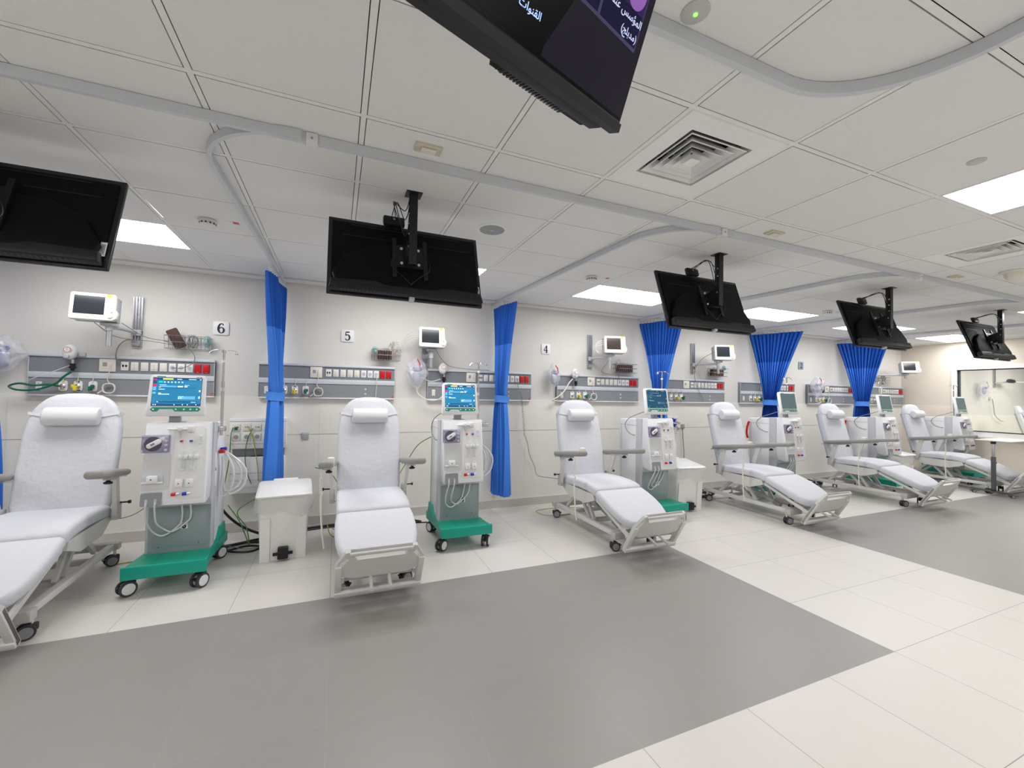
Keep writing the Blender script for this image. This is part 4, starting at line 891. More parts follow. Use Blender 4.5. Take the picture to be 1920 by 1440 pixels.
    m = MB(); m.cyl((.147, -.172, 1.02), (.147, -.172, 1.075), .009, CLEARP, M=SH); m.cyl((.147, -.172, 1.075), (.147, -.172, 1.085), .010, WHITE, M=SH); m.cyl((.147, -.172, 1.03), (.147, -.172, 1.035), .010, WHITE, M=SH); m.build('air_filter', t_)
    for x in (.050, .114):
        m = MB(); m.rbox(x-.030, x+.030, -.186, -.16, .918, .946, .004, WHITE, SH); m.build('chamber_holder', t_)
        m = MB(); m.cyl((x, -.176, .845), (x, -.176, .97), .015, CLEARP, n=16, M=SH); m.cyl((x, -.176, .838), (x, -.176, .85), .013, WHITE, n=12, M=SH); m.build('drip_chamber', t_)
    m = MB(); m.rbox(-.185, -.062, -.170, -.158, .744, .812, .004, CLEARP, SH); m.rbox(-.187, -.06, -.175, -.16, .748, .762, .003, WHITE, SH); m.rbox(-.155, -.09, -.190, -.16, .752, .806, .01, WHITE, SH); m.cyl((-.125, -.190, .78), (-.125, -.192, .78), .005, BLUEP, n=8, M=SH); m.build('heparin_clamp', t_)
    for x, mt in ((.033, RED), (.097, BLUEP)):
        m = MB(); m.rbox(x-.025, x+.025, -.174, -.16, .712, .772, .004, WHITE, SH); m.rbox(x-.02, x+.02, -.177, -.174, .718, .766, .003, WHITE2, SH); m.cyl((x, -.177, .742), (x, -.179, .742), .004, mt, n=8, M=SH); m.build('pressure_port', t_)
    for x, mt in ((.008, RED), (.073, BLUEP)):
        m = MB(); m.cyl((x-.012, -.180, .668), (x+.014, -.175, .670), .012, mt, n=12, M=SH); m.cyl((x+.014, -.175, .670), (x+.036, -.172, .672), .007, WHITE, n=10, M=SH); m.build('connector', t_)
    m = MB()
    for (xa, xb, zb) in ((-.150, .030, .35), (-.097, .083, .375)):
        m.tube([(xa, -.232, .62), (xa-.002, -.235, .58), (xa-.010, -.17, .46), (xa+.01, -.105, zb+.02), ((xa+xb)/2-.02, -.095, zb-.012), (xb-.02, -.085, zb+.055), (xb+.0, -.10, .48), (xb+.004, -.13, .555), (xb+.004, -.14, .582)], .006, CLEAR, n=7)
        m.cyl((xa, -.228, .60), (xa, -.226, .64), .010, LG, n=10); m.cyl((xb, -.14, .572), (xb, -.14, .582), .014, BLACK, n=10)
    m.build('hose', t_)
    m = MB(); m.prism(rrect(.012, .058, .37, .416, .004), -.068, -.0695, WHITE); digit(m, num, .035, .393, .036, -.0697); m.build('number_sticker', t_, smooth=0)
    # monitor on its neck
    m = MB(); m.rbox(-.075, -.005, -.10, -.06, 1.16, 1.235, .004, MG); m.rbox(-.085, .03, -.09, -.03, 1.172, 1.19, .004, LG); m.build('neck', t_)
    M = Mx.Translation((-.025, -.105, 1.228)) @ Mx.Rotation(rad(-9), 4, 'X')
    m = MB(); m.prism([(-.182, .006), (-.170, -.004), (.170, -.004), (.182, .006), (.184, .03), (.177, .075), (.172, .29), (.156, .308), (-.156, .308), (-.172, .29), (-.177, .075), (-.184, .03)][::-1], 0, -.038, WHITE2, M, r=.008)
    mon = m.build('monitor', t_, smooth=40)
    m = MB(); m.box(-.152, .152, -.0385, -.038, .07, .286, DGM, M); m.build('screen_border', mon, smooth=0)
    display(mon, kind, M @ Mx.Translation((0, -.0388, .178)), .298, .210)
    m = MB(); g = [(-.140, .030), (-.112, .030), (-.098, .048), (-.02, .048), (-.006, .030), (.140, .030), (.154, .045), (.140, .062), (-.140, .062), (-.154, .045)]
    m.prism(g, -.038, -.0388, GREEN2, M)
    for x in (-.135, .0, .05, .09, .13): m.cyl((x, -.0388, .046), (x, -.0396, .046), .0065, WHITE, n=10, M=M)
    m.cyl((.024, -.0388, .045), (.024, -.0396, .045), .004, RED, n=8, M=M); m.build('key_strip', mon)
    m = MB(); m.box(-.13, -.128+.05, -.0386, -.038, .290, .296, GREEN2, M); m.box(.11, .135, -.0386, -.038, .290, .294, GREEN2, M); m.cyl((.142, -.038, .292), (.142, -.0388, .292), .004, BROWN, n=8, M=M); m.build('marking', mon, smooth=0)
    # base, platform, casters
    m = MB(); fr_ = [(-.235, -.345), (.245, -.345), (.215, -.05), (.235, .36), (-.235, .36), (-.215, -.05)]
    m.add([(x, y, z) for z in (.125, .200) for x, y in fr_], [tuple(range(6))[::-1], tuple(range(6, 12))]+[(k, (k+1) % 6, 6+(k+1) % 6, 6+k) for k in range(6)], GREEN)
    m.rbox(-.238, .248, -.35, -.325, .125, .212, .005, GREEN); m.box(-.21, .22, -.322, -.075, .2, .203, GREEN2); m.box(-.08, -.078, -.322, -.075, .203, .2036, DKG); m.box(.07, .072, -.322, -.075, .203, .2036, DKG)
    m.add([(-.22, .10, .2), (.22, .10, .2), (.22, .36, .2), (-.22, .36, .2), (-.215, .2, .29), (.215, .2, .29), (.21, .37, .29), (-.21, .37, .29)], [(0, 1, 5, 4), (1, 2, 6, 5), (2, 3, 7, 6), (3, 0, 4, 7), (4, 5, 6, 7)], GREEN)
    m.build('base', t_, smooth=25)
    for x, y, yw in ((-.205, -.27, -.9), (.21, -.28, -.55), (-.20, .30, .4), (.205, .30, -.6)): caster(t_, x, y, .052, yw, HUBW, RUB if y < 0 else MG, .018, .13)
    # iv pole
    m = MB(); x, y = .222, .08; m.cyl((x, y, 1.06), (x, y, 1.50), .0115, CHROME, n=14); m.cyl((x, y, 1.42), (x, y, 1.76), .008, CHROME, n=12)
    m.rbox(x-.05, x+.03, y-.02, y+.02, 1.095, 1.135, .005, CHROME); m.cyl((x, y, 1.42), (x, y, 1.45), .014, LG, n=12); m.cyl((x, y, 1.655), (x, y, 1.675), .014, WHITE, n=12)
    pole = m.build('iv_pole', t_)
    m = MB()
    for s in (-1, 1): m.tube([(x, y, 1.755), (x+s*.05, y, 1.757), (x+s*.085, y, 1.745), (x+s*.10, y-.01, 1.725), (x+s*.085, y-.02, 1.725), (x+s*.075, y-.01, 1.745)], .0028, CHROME, n=6)
    m.tube([(x, y+.06, 1.735), (x, y+.05, 1.755), (x, y, 1.757), (x, y-.05, 1.755), (x, y-.06, 1.735)], .0028, CHROME, n=6); m.build('hook', pole)
    if hoses:
        m = MB()
        for k, (dx, zb, dy_) in enumerate(((.06, .56, .0), (.10, .60, .05), (.14, .575, .02))):
            m.tube([(hw+.02, .12+dy_*.3, .925), (hw+.05+dx*.3, .10, .90), (hw+.06+dx, .08+dy_, .78), (hw+.05+dx, .09+dy_, .64), (hw+.02+dx*.6, .10, zb), (hw+.02+dx*.2, .11+dy_, .62), (hw+.035, .13+dy_, .75), (hw+.03, .14, .88)], .0085, CLEAR, n=7)
        m.build('drain_hose', t_)
        m = MB(); m.cyl((hw+.015, .10, .925), (hw+.05, .09, .93), .016, RED, n=12); m.build('red_coupling', t_); m = MB(); m.cyl((hw+.015, .14, .94), (hw+.055, .13, .945), .014, BLUEP, n=12); m.build('blue_coupling', t_)
    if num in '5 4 3 2 1':
        m = MB(); m.tube([(-.14, -.07, 1.27), (-.20, .02, 1.225), (-.222, .15, 1.17), (-.228, .22, 1.09), (-.224, .18, 1.01), (-.214, .10, .972), (-.205, .06, .97)], .0045, CABGR, n=6); m.build('signal_cable', t_)
    if num in '5 3 2 1':
        m = MB(); m.rbox(.235, .275, .065, .095, 1.105, 1.125, .004, MG); m.rbox(.27, .335, .055, .105, 1.095, 1.135, .006, CHROME); m.build('side_bracket', t_)
    if num in '3 2':
        m = MB(); m.tube([(-.205, .36, 1.10), (-.225, .37, 1.02), (-.225, .38, .93), (-.215, .37, .85)], .014, RED, n=8); m.build('red_hose_wrap', t_)
    return t_
MCH = [('6', 'on', 'dialysis machine with lit blue screen below sign 6, closest to the camera', (-1.080, 4.005, 0)), ('5', 'on', 'dialysis machine with lit blue screen to the left of the second blue curtain', (1.140, 4.09, 0)),
       ('4', 'dim', 'dialysis machine with dark blue screen in front of the third blue curtain', (3.56, 4.08, 0)), ('3', 'grey', 'dialysis machine in front of the blue curtain left of sign 2', (5.89, 4.07, 0)),
       ('2', 'grey', 'dialysis machine in front of the last blue curtain', (8.20, 4.05, 0)), ('1', 'grey', 'dialysis machine beside the window wall', (10.50, 4.02, 0))]
for a in MCH: machine(*a, hoses=a[0] in '65')

# ------------------------------------------------------------------ patient monitors on wall mounts
def patient_monitor(label, x, y, z, rz, tilt=-8, scr=SCRD, group=True):
    t_ = thing('patient_monitor', label, 'patient monitor', (x, y, z), rz, 'ivory patient monitors on wall arms'); M = Mx.Rotation(rad(tilt), 4, 'X')
    m = MB(); body = [(-.150, .012), (-.138, 0), (.125, 0), (.150, .02), (.158, .07), (.140, .10), (.138, .215), (.128, .228), (-.140, .228), (-.150, .215)]
    m.prism(body, 0, -.045, IVORY, M, r=.010); m.build('front_casing', t_)
    m = MB(); m.prism([(-.14, .012), (.135, .012), (.135, .215), (-.14, .215)], .10, -.0, LG, M, r=.012); m.rbox(-.10, .10, .03, .07, .205, .235, .01, IVORY, M); m.build('rear_casing', t_)
    m = MB(); m.box(-.122, .070, -.0465, -.045, .045, .200, scr, M); m.build('screen', t_, smooth=0)
    m = MB(); m.lathe([(.018, 0), (.018, .012), (.014, .014)], IVORY, M @ MT((.112, -.045, .038), rx=pi/2), n=18); m.build('knob', t_)
    m = MB()
    for px_, pz, mt in ((.10, .088, YEL), (.12, .086, LG), (.10, .072, LG), (.12, .070, BLUEP)): m.rbox(px_-.006, px_+.006, -.048, -.045, pz-.003, pz+.003, .001, mt, M)
    m.build('buttons', t_)
    m = MB(); m.box(.080, .115, -.0465, -.045, .203, .224, YSTK, M); m.build('yellow_sticker', t_, smooth=0)
    m = MB(); put_text(m, 'PHILIPS', -.02, -.0462, .016, .015, MG, M); m.build('lettering', t_, smooth=0)
    return t_
def wall_mount(label, rx, mx, my, mz, foot=.20, z0=1.82):
    """rail on the wall at x=rx, arm out to the monitor foot at (mx,my,mz)"""
    t_ = thing('monitor_wall_mount', label, 'wall mount', (rx, YW, z0), group='aluminium monitor wall mounts')
    m = MB(); m.box(-.034, .034, -.012, 0, 0, .465, ALU)
    for xx in (-.032, -.010, .010, .032): m.box(xx-.004, xx+.004, -.030, -.012, 0, .465, ALU)
    for zz in (.03, .30, .44): m.cyl((0, -.012, zz), (0, -.014, zz), .005, INK, n=8)
    m.build('rail', t_, smooth=30)
    m = MB(); m.rbox(-.036, .036, -.06, -.012, .10, .155, .006, LG); m.build('slider', t_); m = MB(); m.rbox(-.03, .03, -.045, -.012, .005, .055, .004, MG); m.build('end_stop', t_)
    e = V((mx-rx, my-YW, mz-z0)); m = MB(); m.tube([V((0, -.05, .13)), V((e.x*.5, e.y*.5-.03, .135)), V((e.x, e.y, .13))], .017, LG, n=10); m.build('arm', t_)
    m = MB(); m.cyl((e.x, e.y, e.z-foot), (e.x, e.y, e.z-.01), .019, ALU, n=16); m.rbox(e.x-.05, e.x+.05, e.y-.04, e.y+.04, e.z-.03, e.z-.004, .006, LG); m.cyl((e.x, e.y, .10), (e.x, e.y, .16), .026, LG, n=16); m.build('post', t_)
    return t_
patient_monitor('ivory patient monitor with yellow sticker above the recliner by sign 6', -1.875, 4.56, 1.985, rad(3))
wall_mount('aluminium wall rail and arm left of sign 6', -1.735, -1.80, 4.62, 1.985)
patient_monitor('ivory patient monitor between sign 5 and the second curtain', .985, 4.72, 1.945, rad(-2))
wall_mount('wall arm holding the monitor between sign 5 and the second curtain', .955, .99, 4.79, 1.945, .22, 1.735)
patient_monitor('ivory patient monitor to the right of sign 4', 3.385, 4.60, 2.0, rad(-16), scr=SCRB)
wall_mount('aluminium wall rail and arm to the right of sign 4', 3.243, 3.36, 4.67, 2.0)
patient_monitor('ivory patient monitor left of the curtain beside sign 2', 5.37, 4.60, 2.005, rad(-24))
wall_mount('aluminium wall rail and arm left of the curtain beside sign 2', 5.145, 5.33, 4.67, 2.005)
patient_monitor('small ivory patient monitor in the far corner above the last service panel', 10.36, 4.58, 1.99, rad(-40), -12)
wall_mount('wall arm holding the corner monitor near the window wall', 9.98, 10.36, 4.66, 1.985, .10)
patient_monitor('patient monitor seen through the window glass', 16.25, 4.3, 1.95, rad(-50))
wall_mount('monitor wall rail seen through the window glass', 14.98, 15.9, 4.5, 1.95)

# ------------------------------------------------------------------ wire baskets with cuffs and leads
def basket(label, x, z, w_=.34, items='c', seed=0):
    t_ = thing('wire_basket', label, 'wire basket', (x, YW, z), group='wire baskets on the wall'); h, d = .12, .13; m = MB()
    for zz, dd in ((0, d*.85), (h*.5, d*.92), (h, d)): m.tube([(-w_/2, -.01, zz), (-w_/2, -dd, zz), (w_/2, -dd, zz), (w_/2, -.01, zz), (-w_/2, -.01, zz)], .0026, CHROME, n=5, smooth=False)
    n = 11
    for k in range(n+1):
        xx = -w_/2+w_*k/n; m.tube([(xx, -.01, h), (xx, -.01, 0), (xx, -d*.85, 0), (xx, -d, h)], .0016, CHROME, n=4, smooth=False)
    m.build('wires', t_)
    m = MB(); m.box(-.03, .03, -.008, 0, .02, h+.03, LG); m.build('bracket', t_); return t_
basket('wire basket with a brown cuff and grey leads left of sign 6', -1.325, 1.815, .35)
m = MB(); m.rbox(-.045, .045, -.02, .02, -.10, .09, .010, BROWN, MT((-1.425, YW-.075, 1.915), ry=rad(-27)), seg=2); tag(m.build('pressure_cuff'), 'dark brown blood pressure cuff leaning in the basket left of sign 6', 'blood pressure cuff')
def leads(label, x, z, mt, seed, n=4, r=.05):
    rr = random.Random(seed); m = MB()
    for k in range(n):
        cx_, cz_, ph_ = x+rr.uniform(-.03, .03), z+rr.uniform(-.01, .02), rr.uniform(0, 6)
        m.tube([(cx_+r*rr.uniform(.6, 1.1)*cos(a+ph_)*.7, YW-.07+rr.uniform(-.03, .03), cz_+r*1.2*sin(a+ph_)) for a in [2*pi*q/8 for q in range(10)]], .0034, mt, n=6)
    tag(m.build('sensor_lead'), label, 'cable', 'coiled sensor leads')
leads('coiled grey sensor lead in the basket left of sign 6', -1.285, 1.885, CABGR, 3, 3, .045)
def tealmask(label, x, z, s=1):
    m = MB(); m.blob((0, 0, 0), (.035*s, .035*s, .062*s), TEALC, .08, 2, MT((x, YW-.075, z)), seed=5); m.blob((0, 0, 0), (.02, .03, .04), TEALC, .05, 1, MT((x, YW-.10, z))); tag(m.build('breathing_mask'), label, 'mask', 'pale teal breathing masks')
tealmask('pale teal breathing mask in the basket left of sign 6', -1.175, 1.895)
basket('wire basket packed with a brown cuff right of sign 5', .507, 1.795, .305)
def cuffpack(label, x, z, n=7, w_=.15):
    m = MB()
    for k in range(n): m.rbox(x-w_/2+k*w_/n, x-w_/2+(k+.8)*w_/n, YW-.11, YW-.03, z, z+.10, .006, BROWN)
    m.box(x-w_/2, x+w_/2, YW-.113, YW-.11, z+.045, z+.050, CREAMP); tag(m.build('pressure_cuff'), label, 'blood pressure cuff', 'brown folded cuffs')
cuffpack('folded brown blood pressure cuff in the basket right of sign 5', .495, 1.802)
leads('coiled cream sensor lead standing out of the basket right of sign 5', .60, 1.93, CABW, 8, 5, .055)
tealmask('pale teal breathing mask in the basket right of sign 5', .385, 1.90, .8)
basket('wire basket with striped cuff below the monitor right of sign 4', 3.80, 1.775, .36)
cuffpack('folded brown cuff in the basket below the monitor right of sign 4', 3.80, 1.785, 9, .24)
leads('coiled grey sensor lead over the basket right of sign 4', 3.69, 1.905, CABW, 9, 3, .04)
basket('wire basket below the monitor left of the curtain beside sign 2', 5.62, 1.785, .32)
cuffpack('folded brown cuff in the basket left of the curtain beside sign 2', 5.60, 1.79, 9, .22)
tealmask('pale teal mask on the basket left of the curtain beside sign 2', 5.74, 1.92, .7)
leads('tangled grey sensor lead under the corner monitor near the window wall', 10.15, 1.86, CABGR, 12, 5, .07)
basket('wire basket in the far corner below the last monitor', 10.12, 1.79, .34)

# ------------------------------------------------------------------ vacuum regulators and bags
def regulator(label, x, z, hose=None):
    t_ = thing('suction_regulator', label, 'suction regulator', (x, YW-.06, z), group='white suction regulators on the panels')
    m = MB(); m.blob((0, -.05, .0), (.050, .042, .066), WHITE, 0, 3); m.build('body', t_, smooth=80)
    m = MB(); m.lathe([(.030, 0), (.030, .006), (.028, .008)], WHITE, MT((0, -.088, .018), rx=pi/2), n=22); m.lathe([(.025, .008), (.024, .0085)], RED, MT((0, -.088, .018), rx=pi/2), n=22); m.lathe([(.021, .0088), (.020, .009)], SIGNW, MT((0, -.088, .018), rx=pi/2), n=22); m.box(-.001, .001, -.0985, -.0975, .012, .035, INK, MT((0, 0, 0), ry=0)); m.build('gauge', t_)
    m = MB(); m.lathe([(.020, 0), (.020, .014), (.014, .018)], LG, MT((-.005, -.088, -.038), rx=pi/2), n=18); m.build('knob', t_)
    m = MB(); m.box(-.01, .09, -.02, 0, -.03, .0, LG); m.cyl((.02, -.045, -.065), (.02, -.045, -.10), .012, CHROME, n=10); m.cyl((.02, -.045, -.10), (.02, -.045, -.165), .021, BLACK, n=10, r1=.012); m.cyl((.02, -.045, -.128), (.02, -.045, -.14), .026, BLACK, n=8); m.build('fitting', t_)
    return t_
regulator('white suction regulator with gauge above the recliner headrest by sign 6', -2.165, 1.738)
regulator('white suction regulator above the lit machine near the second curtain', 1.150, 1.725)
regulator('white suction regulator to the lower right of sign 4', 2.955, 1.730)
regulator('white suction regulator to the right of sign 2', 8.17, 1.73)
def gasbag(label, x, z, w_, h_, seed, strap=True, y=None):
    y = y if y is not None else YW-.11; rr = random.Random(seed)
    t_ = thing('resuscitator_bag', label, 'plastic bag', (x, y, z), group='clear bags holding resuscitators')
    def shp(p):
        u = p.z/(h_/2); k = 1.0-.22*u*u-(.30 if u < -.2 else .0)*(-u-.2)+.10*sin(7*p.x*10+u*5)+.06*sin(u*11+seed); return V((p.x*k, p.y*k, p.z+.012*sin(p.x*60+seed)))
    m = MB(); m.blob((0, 0, 0), (w_/2, .085, h_/2), BAGM, .07, 3, seed=seed, fn=shp); m.build('bag', t_, smooth=0)
    m = MB(); m.blob((0, -.0, -.03), (.045, .045, .085), LILAC2, .03, 2, seed=seed+1); m.cyl((0, 0, .05), (0, 0, .075), .026, CLEARP, n=12); m.build('squeeze_bulb', t_, smooth=60)
    m = MB(); m.tube([(.05*cos(a), -.035, .045+.018*sin(a)) for a in [2*pi*k/12 for k in range(14)]], .009, MASKB, n=7); m.blob((0, -.02, .06), (.045, .04, .035), CLEARP, 0, 2); m.build('mask', t_, smooth=60)
    if strap:
        m = MB(); m.tube([(.0, -.04, h_*.44), (.025, -.055, h_*.3), (.028, -.06, h_*.12)], .006, RED, n=6); m.build('red_strap', t_)
    return t_
gasbag('clear plastic bag with blue mask cut by the left edge', -2.585, 1.70, .26, .31, 1, False)
gasbag('clear plastic bag with resuscitator hanging to the left of the second lit machine', .845, 1.66, .24, .36, 2)
gasbag('clear plastic bag with red strap to the lower left regulator side of sign 4', 2.635, 1.69, .19, .31, 3)
gasbag('clear plastic bag with blue mask hanging below sign 2', 7.93, 1.67, .27, .36, 4, y=YW-.17)
gasbag('clear plastic bag seen through the window glass', 14.2, 1.75, .40, .42, 5)

# ------------------------------------------------------------------ hoses and cables on the wall
def cable(name, label, pts, r, m_, cat='cable', group=None, n=6):
    m = MB(); m.tube(pts, r, m_, n=n); return tag(m.build(name), label, cat, group)
Yc = YW-.10
cable('suction_hose', 'dark green hose looping below the regulator by sign 6', [(-2.145, Yc-.02, 1.565), (-2.19, Yc-.03, 1.52), (-2.24, Yc-.03, 1.46), (-2.36, Yc-.03, 1.405), (-2.48, Yc-.03, 1.40), (-2.53, Yc-.03, 1.43), (-2.47, Yc-.03, 1.455), (-2.38, Yc-.02, 1.44), (-2.30, Yc-.01, 1.45), (-2.235, YW-.08, 1.437)], .0085, DKG, 'hose')
cable('suction_tube', 'thin clear tube between the left bag and the regulator by sign 6', [(-2.17, Yc, 1.62), (-2.28, Yc, 1.56), (-2.40, Yc, 1.50), (-2.46, YW-.07, 1.46)], .003, CLEAR, 'tube')
cable('suction_tube', 'white tube from the regulator into the bag near the second lit machine', [(1.13, Yc-.0, 1.60), (1.02, Yc, 1.57), (.93, Yc, 1.60), (.87, Yc, 1.62)], .005, CABW, 'tube')
cable('suction_tube', 'white corrugated tube under the bag near the second lit machine', [(.85, Yc, 1.48), (.88, Yc-.01, 1.41), (.98, Yc-.02, 1.355), (1.10, Yc-.03, 1.36), (1.17, Yc-.03, 1.42)], .008, CABW, 'tube')
cable('suction_tube', 'white tube sloping down from the regulator near sign 4', [(2.93, Yc, 1.66), (2.87, Yc, 1.60), (2.80, Yc-.01, 1.50), (2.71, Yc-.01, 1.42), (2.62, Yc, 1.37), (2.70, Yc+.01, 1.365)], .009, CABW, 'tube')
cable('suction_tube', 'white tube curling down from the regulator right of sign 2', [(8.16, Yc, 1.66), (8.02, Yc, 1.58), (8.05, Yc, 1.47), (8.15, Yc, 1.40), (8.0, Yc, 1.36)], .008, CABW, 'tube')
for k, (p, l) in enumerate((([(-1.72, 4.62, 1.99), (-1.62, 4.8, 1.90), (-1.50, 4.93, 1.885), (-1.44, 4.93, 1.90)], 'upper'), ([(-1.90, 4.62, 1.98), (-1.80, 4.75, 1.88), (-1.60, 4.90, 1.87), (-1.38, 4.92, 1.84), (-1.33, 4.93, 1.86)], 'lower'))):
    cable('monitor_lead', l + ' thin dark lead from the monitor to the basket left of sign 6', p, .003, CABGR)
cable('monitor_lead', 'grey lead curving from the wall rail down to the data socket by sign 6', [(-1.72, 4.93, 1.88), (-1.80, 4.93, 1.87), (-1.85, 4.92, 1.80), (-1.86, 4.92, 1.70), (-1.83, 4.935, 1.65)], .004, CABGR)
cable('power_lead', 'grey power lead from the basket to the socket by sign 6', [(-1.33, 4.92, 1.84), (-1.27, 4.91, 1.75), (-1.28, 4.90, 1.68), (-1.36, 4.90, 1.63), (-1.45, 4.93, 1.63)], .004, CABGR)
for k in range(3): cable('monitor_lead', ('top', 'middle', 'bottom')[k] + ' cream lead from the left side of the monitor right of sign 5', [(.845, 4.74, 2.10-.02*k), (.76, 4.80, 2.11-.03*k), (.69, 4.88, 2.03-.03*k), (.64+.02*k, 4.92, 1.93-.02*k)], .0032, CABW)
cable('power_lead', 'thin dark lead from the monitor across to the regulator near the second curtain', [(1.03, 4.74, 1.93), (1.12, 4.85, 1.84), (1.25, 4.93, 1.76), (1.45, 4.93, 1.735), (1.75, 4.93, 1.73)], .003, CABGR)
cable('power_lead', 'dark loop of lead below the monitor right of sign 4', [(3.42, 4.7, 2.0), (3.43, 4.85, 1.88), (3.41, 4.93, 1.78), (3.55, 4.93, 1.745), (3.68, 4.92, 1.76), (3.70, 4.92, 1.70), (3.72, 4.93, 1.64)], .0035, CABGR)
for k in range(3): cable('monitor_lead', ('top', 'middle', 'bottom')[k] + ' cream lead on the left side of the monitor right of sign 4', [(3.25, 4.66, 2.17-.025*k), (3.17-.01*k, 4.68, 2.15-.03*k), (3.14+.01*k, 4.70, 2.07-.02*k), (3.22, 4.70, 2.0)], .0032, CABW)
cable('power_lead', 'grey lead hanging from the monitor left of the curtain beside sign 2', [(5.24, 4.66, 2.13), (5.13, 4.8, 2.02), (5.10, 4.9, 1.85), (5.16, 4.93, 1.65), (5.28, 4.93, 1.45), (5.32, 4.93, 1.38)], .0035, CABGR)
cable('power_lead', 'straight pale power lead dropping behind the recliner between signs 5 and 6', [(.41, 4.93, 1.63), (.415, 4.92, 1.55), (.405, 4.93, 1.37), (.40, 4.94, 1.25)], .0035, CABW)
# coiled cord left of sign 4
m = MB(); pts = [V((2.13, 4.925, 1.63)), V((2.14, 4.92, 1.52)), V((2.19, 4.92, 1.40))]; m.tube(pts, .003, CABGR)
cc = [V((2.19+.0004*a+.011*cos(a), 4.92+.011*sin(a), 1.40-a*.0040)) for a in [k*2*pi/8 for k in range(0, 8*20)]]; m.tube(cc, .0026, CABGR, n=5, smooth=False)
e = cc[-1]; m.tube([e, V((2.29, 4.93, .80)), V((2.33, 4.95, .66)), V((2.41, 4.96, .50)), V((2.42, 4.90, .40)), V((2.46, 4.6, .42)), V((2.52, 4.3, .45))], .0035, CABGR)
tag(m.build('coiled_cord'), 'grey coiled cord hanging down the wall left of the recliner below sign 4', 'cord')
# wall sockets low down
def lowsocket(label, x, z):
    m = MB(); m.rbox(x-.035, x+.035, YW-.022, YW-.009, z-.035, z+.035, .003, ALU); m.box(x-.018, x+.018, YW-.024, YW-.022, z-.02, z+.02, MG)
    for dx in (-.01, 0, .01): m.box(x+dx-.003, x+dx+.003, YW-.0255, YW-.024, z-.016, z+.016, LG)
    tag(m.build('wall_socket'), label, 'wall socket', 'grey low wall sockets')
lowsocket('small grey metal socket on the wall between the near bin and the recliner', -.295, .955); lowsocket('small grey metal socket on the wall above the second bin', 4.95, .99)
# water and power supply boxes
def supply(label, x0, w_=.50):
    t_ = thing('supply_box', label, 'supply box', (x0, YW-.009, 0), group='white wall supply boxes'); m = MB()
    m.rbox(0, w_, -.09, 0, .845, 1.15, .006, WHITE); m.box(.0, w_, -.092, -.09, 1.118, 1.121, MG); m.box(.0, w_, -.092, -.09, .895, .898, MG); m.build('upper_casing', t_)
    m = MB(); m.box(.02, w_-.02, -.02, 0, .75, .845, MG); m.build('recess', t_, smooth=0)
    m = MB(); m.rbox(.01, w_-.01, -.08, 0, .40, .76, .008, WHITE)
    for z in (.46, .53, .60): m.box(.01, w_-.01, -.082, -.08, z, z+.004, LG)
    m.build('lower_casing', t_)
    for r_, z in ((0, 1.06), (1, .965)):
        for k in range(5):
            x = .06+k*.09; m = MB(); m.rbox(x-.035, x+.035, -.096, -.09, z-.036, z+.036, .003, CREAMP)
            if r_: m.lathe([(.022, 0), (.022, .002), (.019, .002)], MG, MT((x, -.096, z), rx=pi/2), n=16); m.cyl((x-.006, -.098, z), (x-.006, -.0985, z), .002, INK, n=6); m.cyl((x+.006, -.098, z), (x+.006, -.0985, z), .002, INK, n=6)
            else:
                for dx in (-.012, .004, .016): m.box(x+dx-.003, x+dx+.003, -.0968, -.096, z-.004, z+.008, INK)
            m.build('socket', t_)
    m = MB(); m.tube([(w_*.45, -.05, .43), (w_*.2, -.06, .60), (w_*.3, -.05, .74), (w_*.6, -.05, .76), (w_*.9, -.06, .70), (w_*.95, -.05, .55)], .009, BLACK, n=8); m.build('water_pipe', t_)
    return t_
supply('white supply box with green leads behind the machine by sign 6', -.965); supply('white supply box behind the second bin and third curtain', 4.35, .42)
YF = 4.86
for (l, p, m_) in (('green lead hanging from the leftmost socket of the near supply box', [(-.93, 4.885, 1.06), (-.945, 4.88, .98), (-.95, 4.88, .80), (-.97, 4.89, .62), (-1.0, 4.90, .45)], CABG),
                   ('green lead hanging from the middle of the near supply box', [(-.76, 4.885, 1.05), (-.80, 4.88, .95), (-.82, 4.88, .78), (-.80, 4.88, .62), (-.76, 4.88, .50)], CABG),
                   ('yellow lead hanging from the near supply box', [(-.80, 4.885, 1.06), (-.76, 4.88, .96), (-.73, 4.88, .80), (-.71, 4.885, .66), (-.70, 4.89, .52)], CABY)):
    cable('earth_lead', l, p, .0045, m_, group='earth leads on the near supply box')
for x in (-.93, -.80, -.76):
    pass
m = MB(); [m.rbox(x-.012, x+.012, 4.87, 4.895, 1.035, 1.065, .004, DKG) for x in (-.905,)]; tag(m.build('plug'), 'dark green plug in the leftmost socket of the near supply box', 'plug')
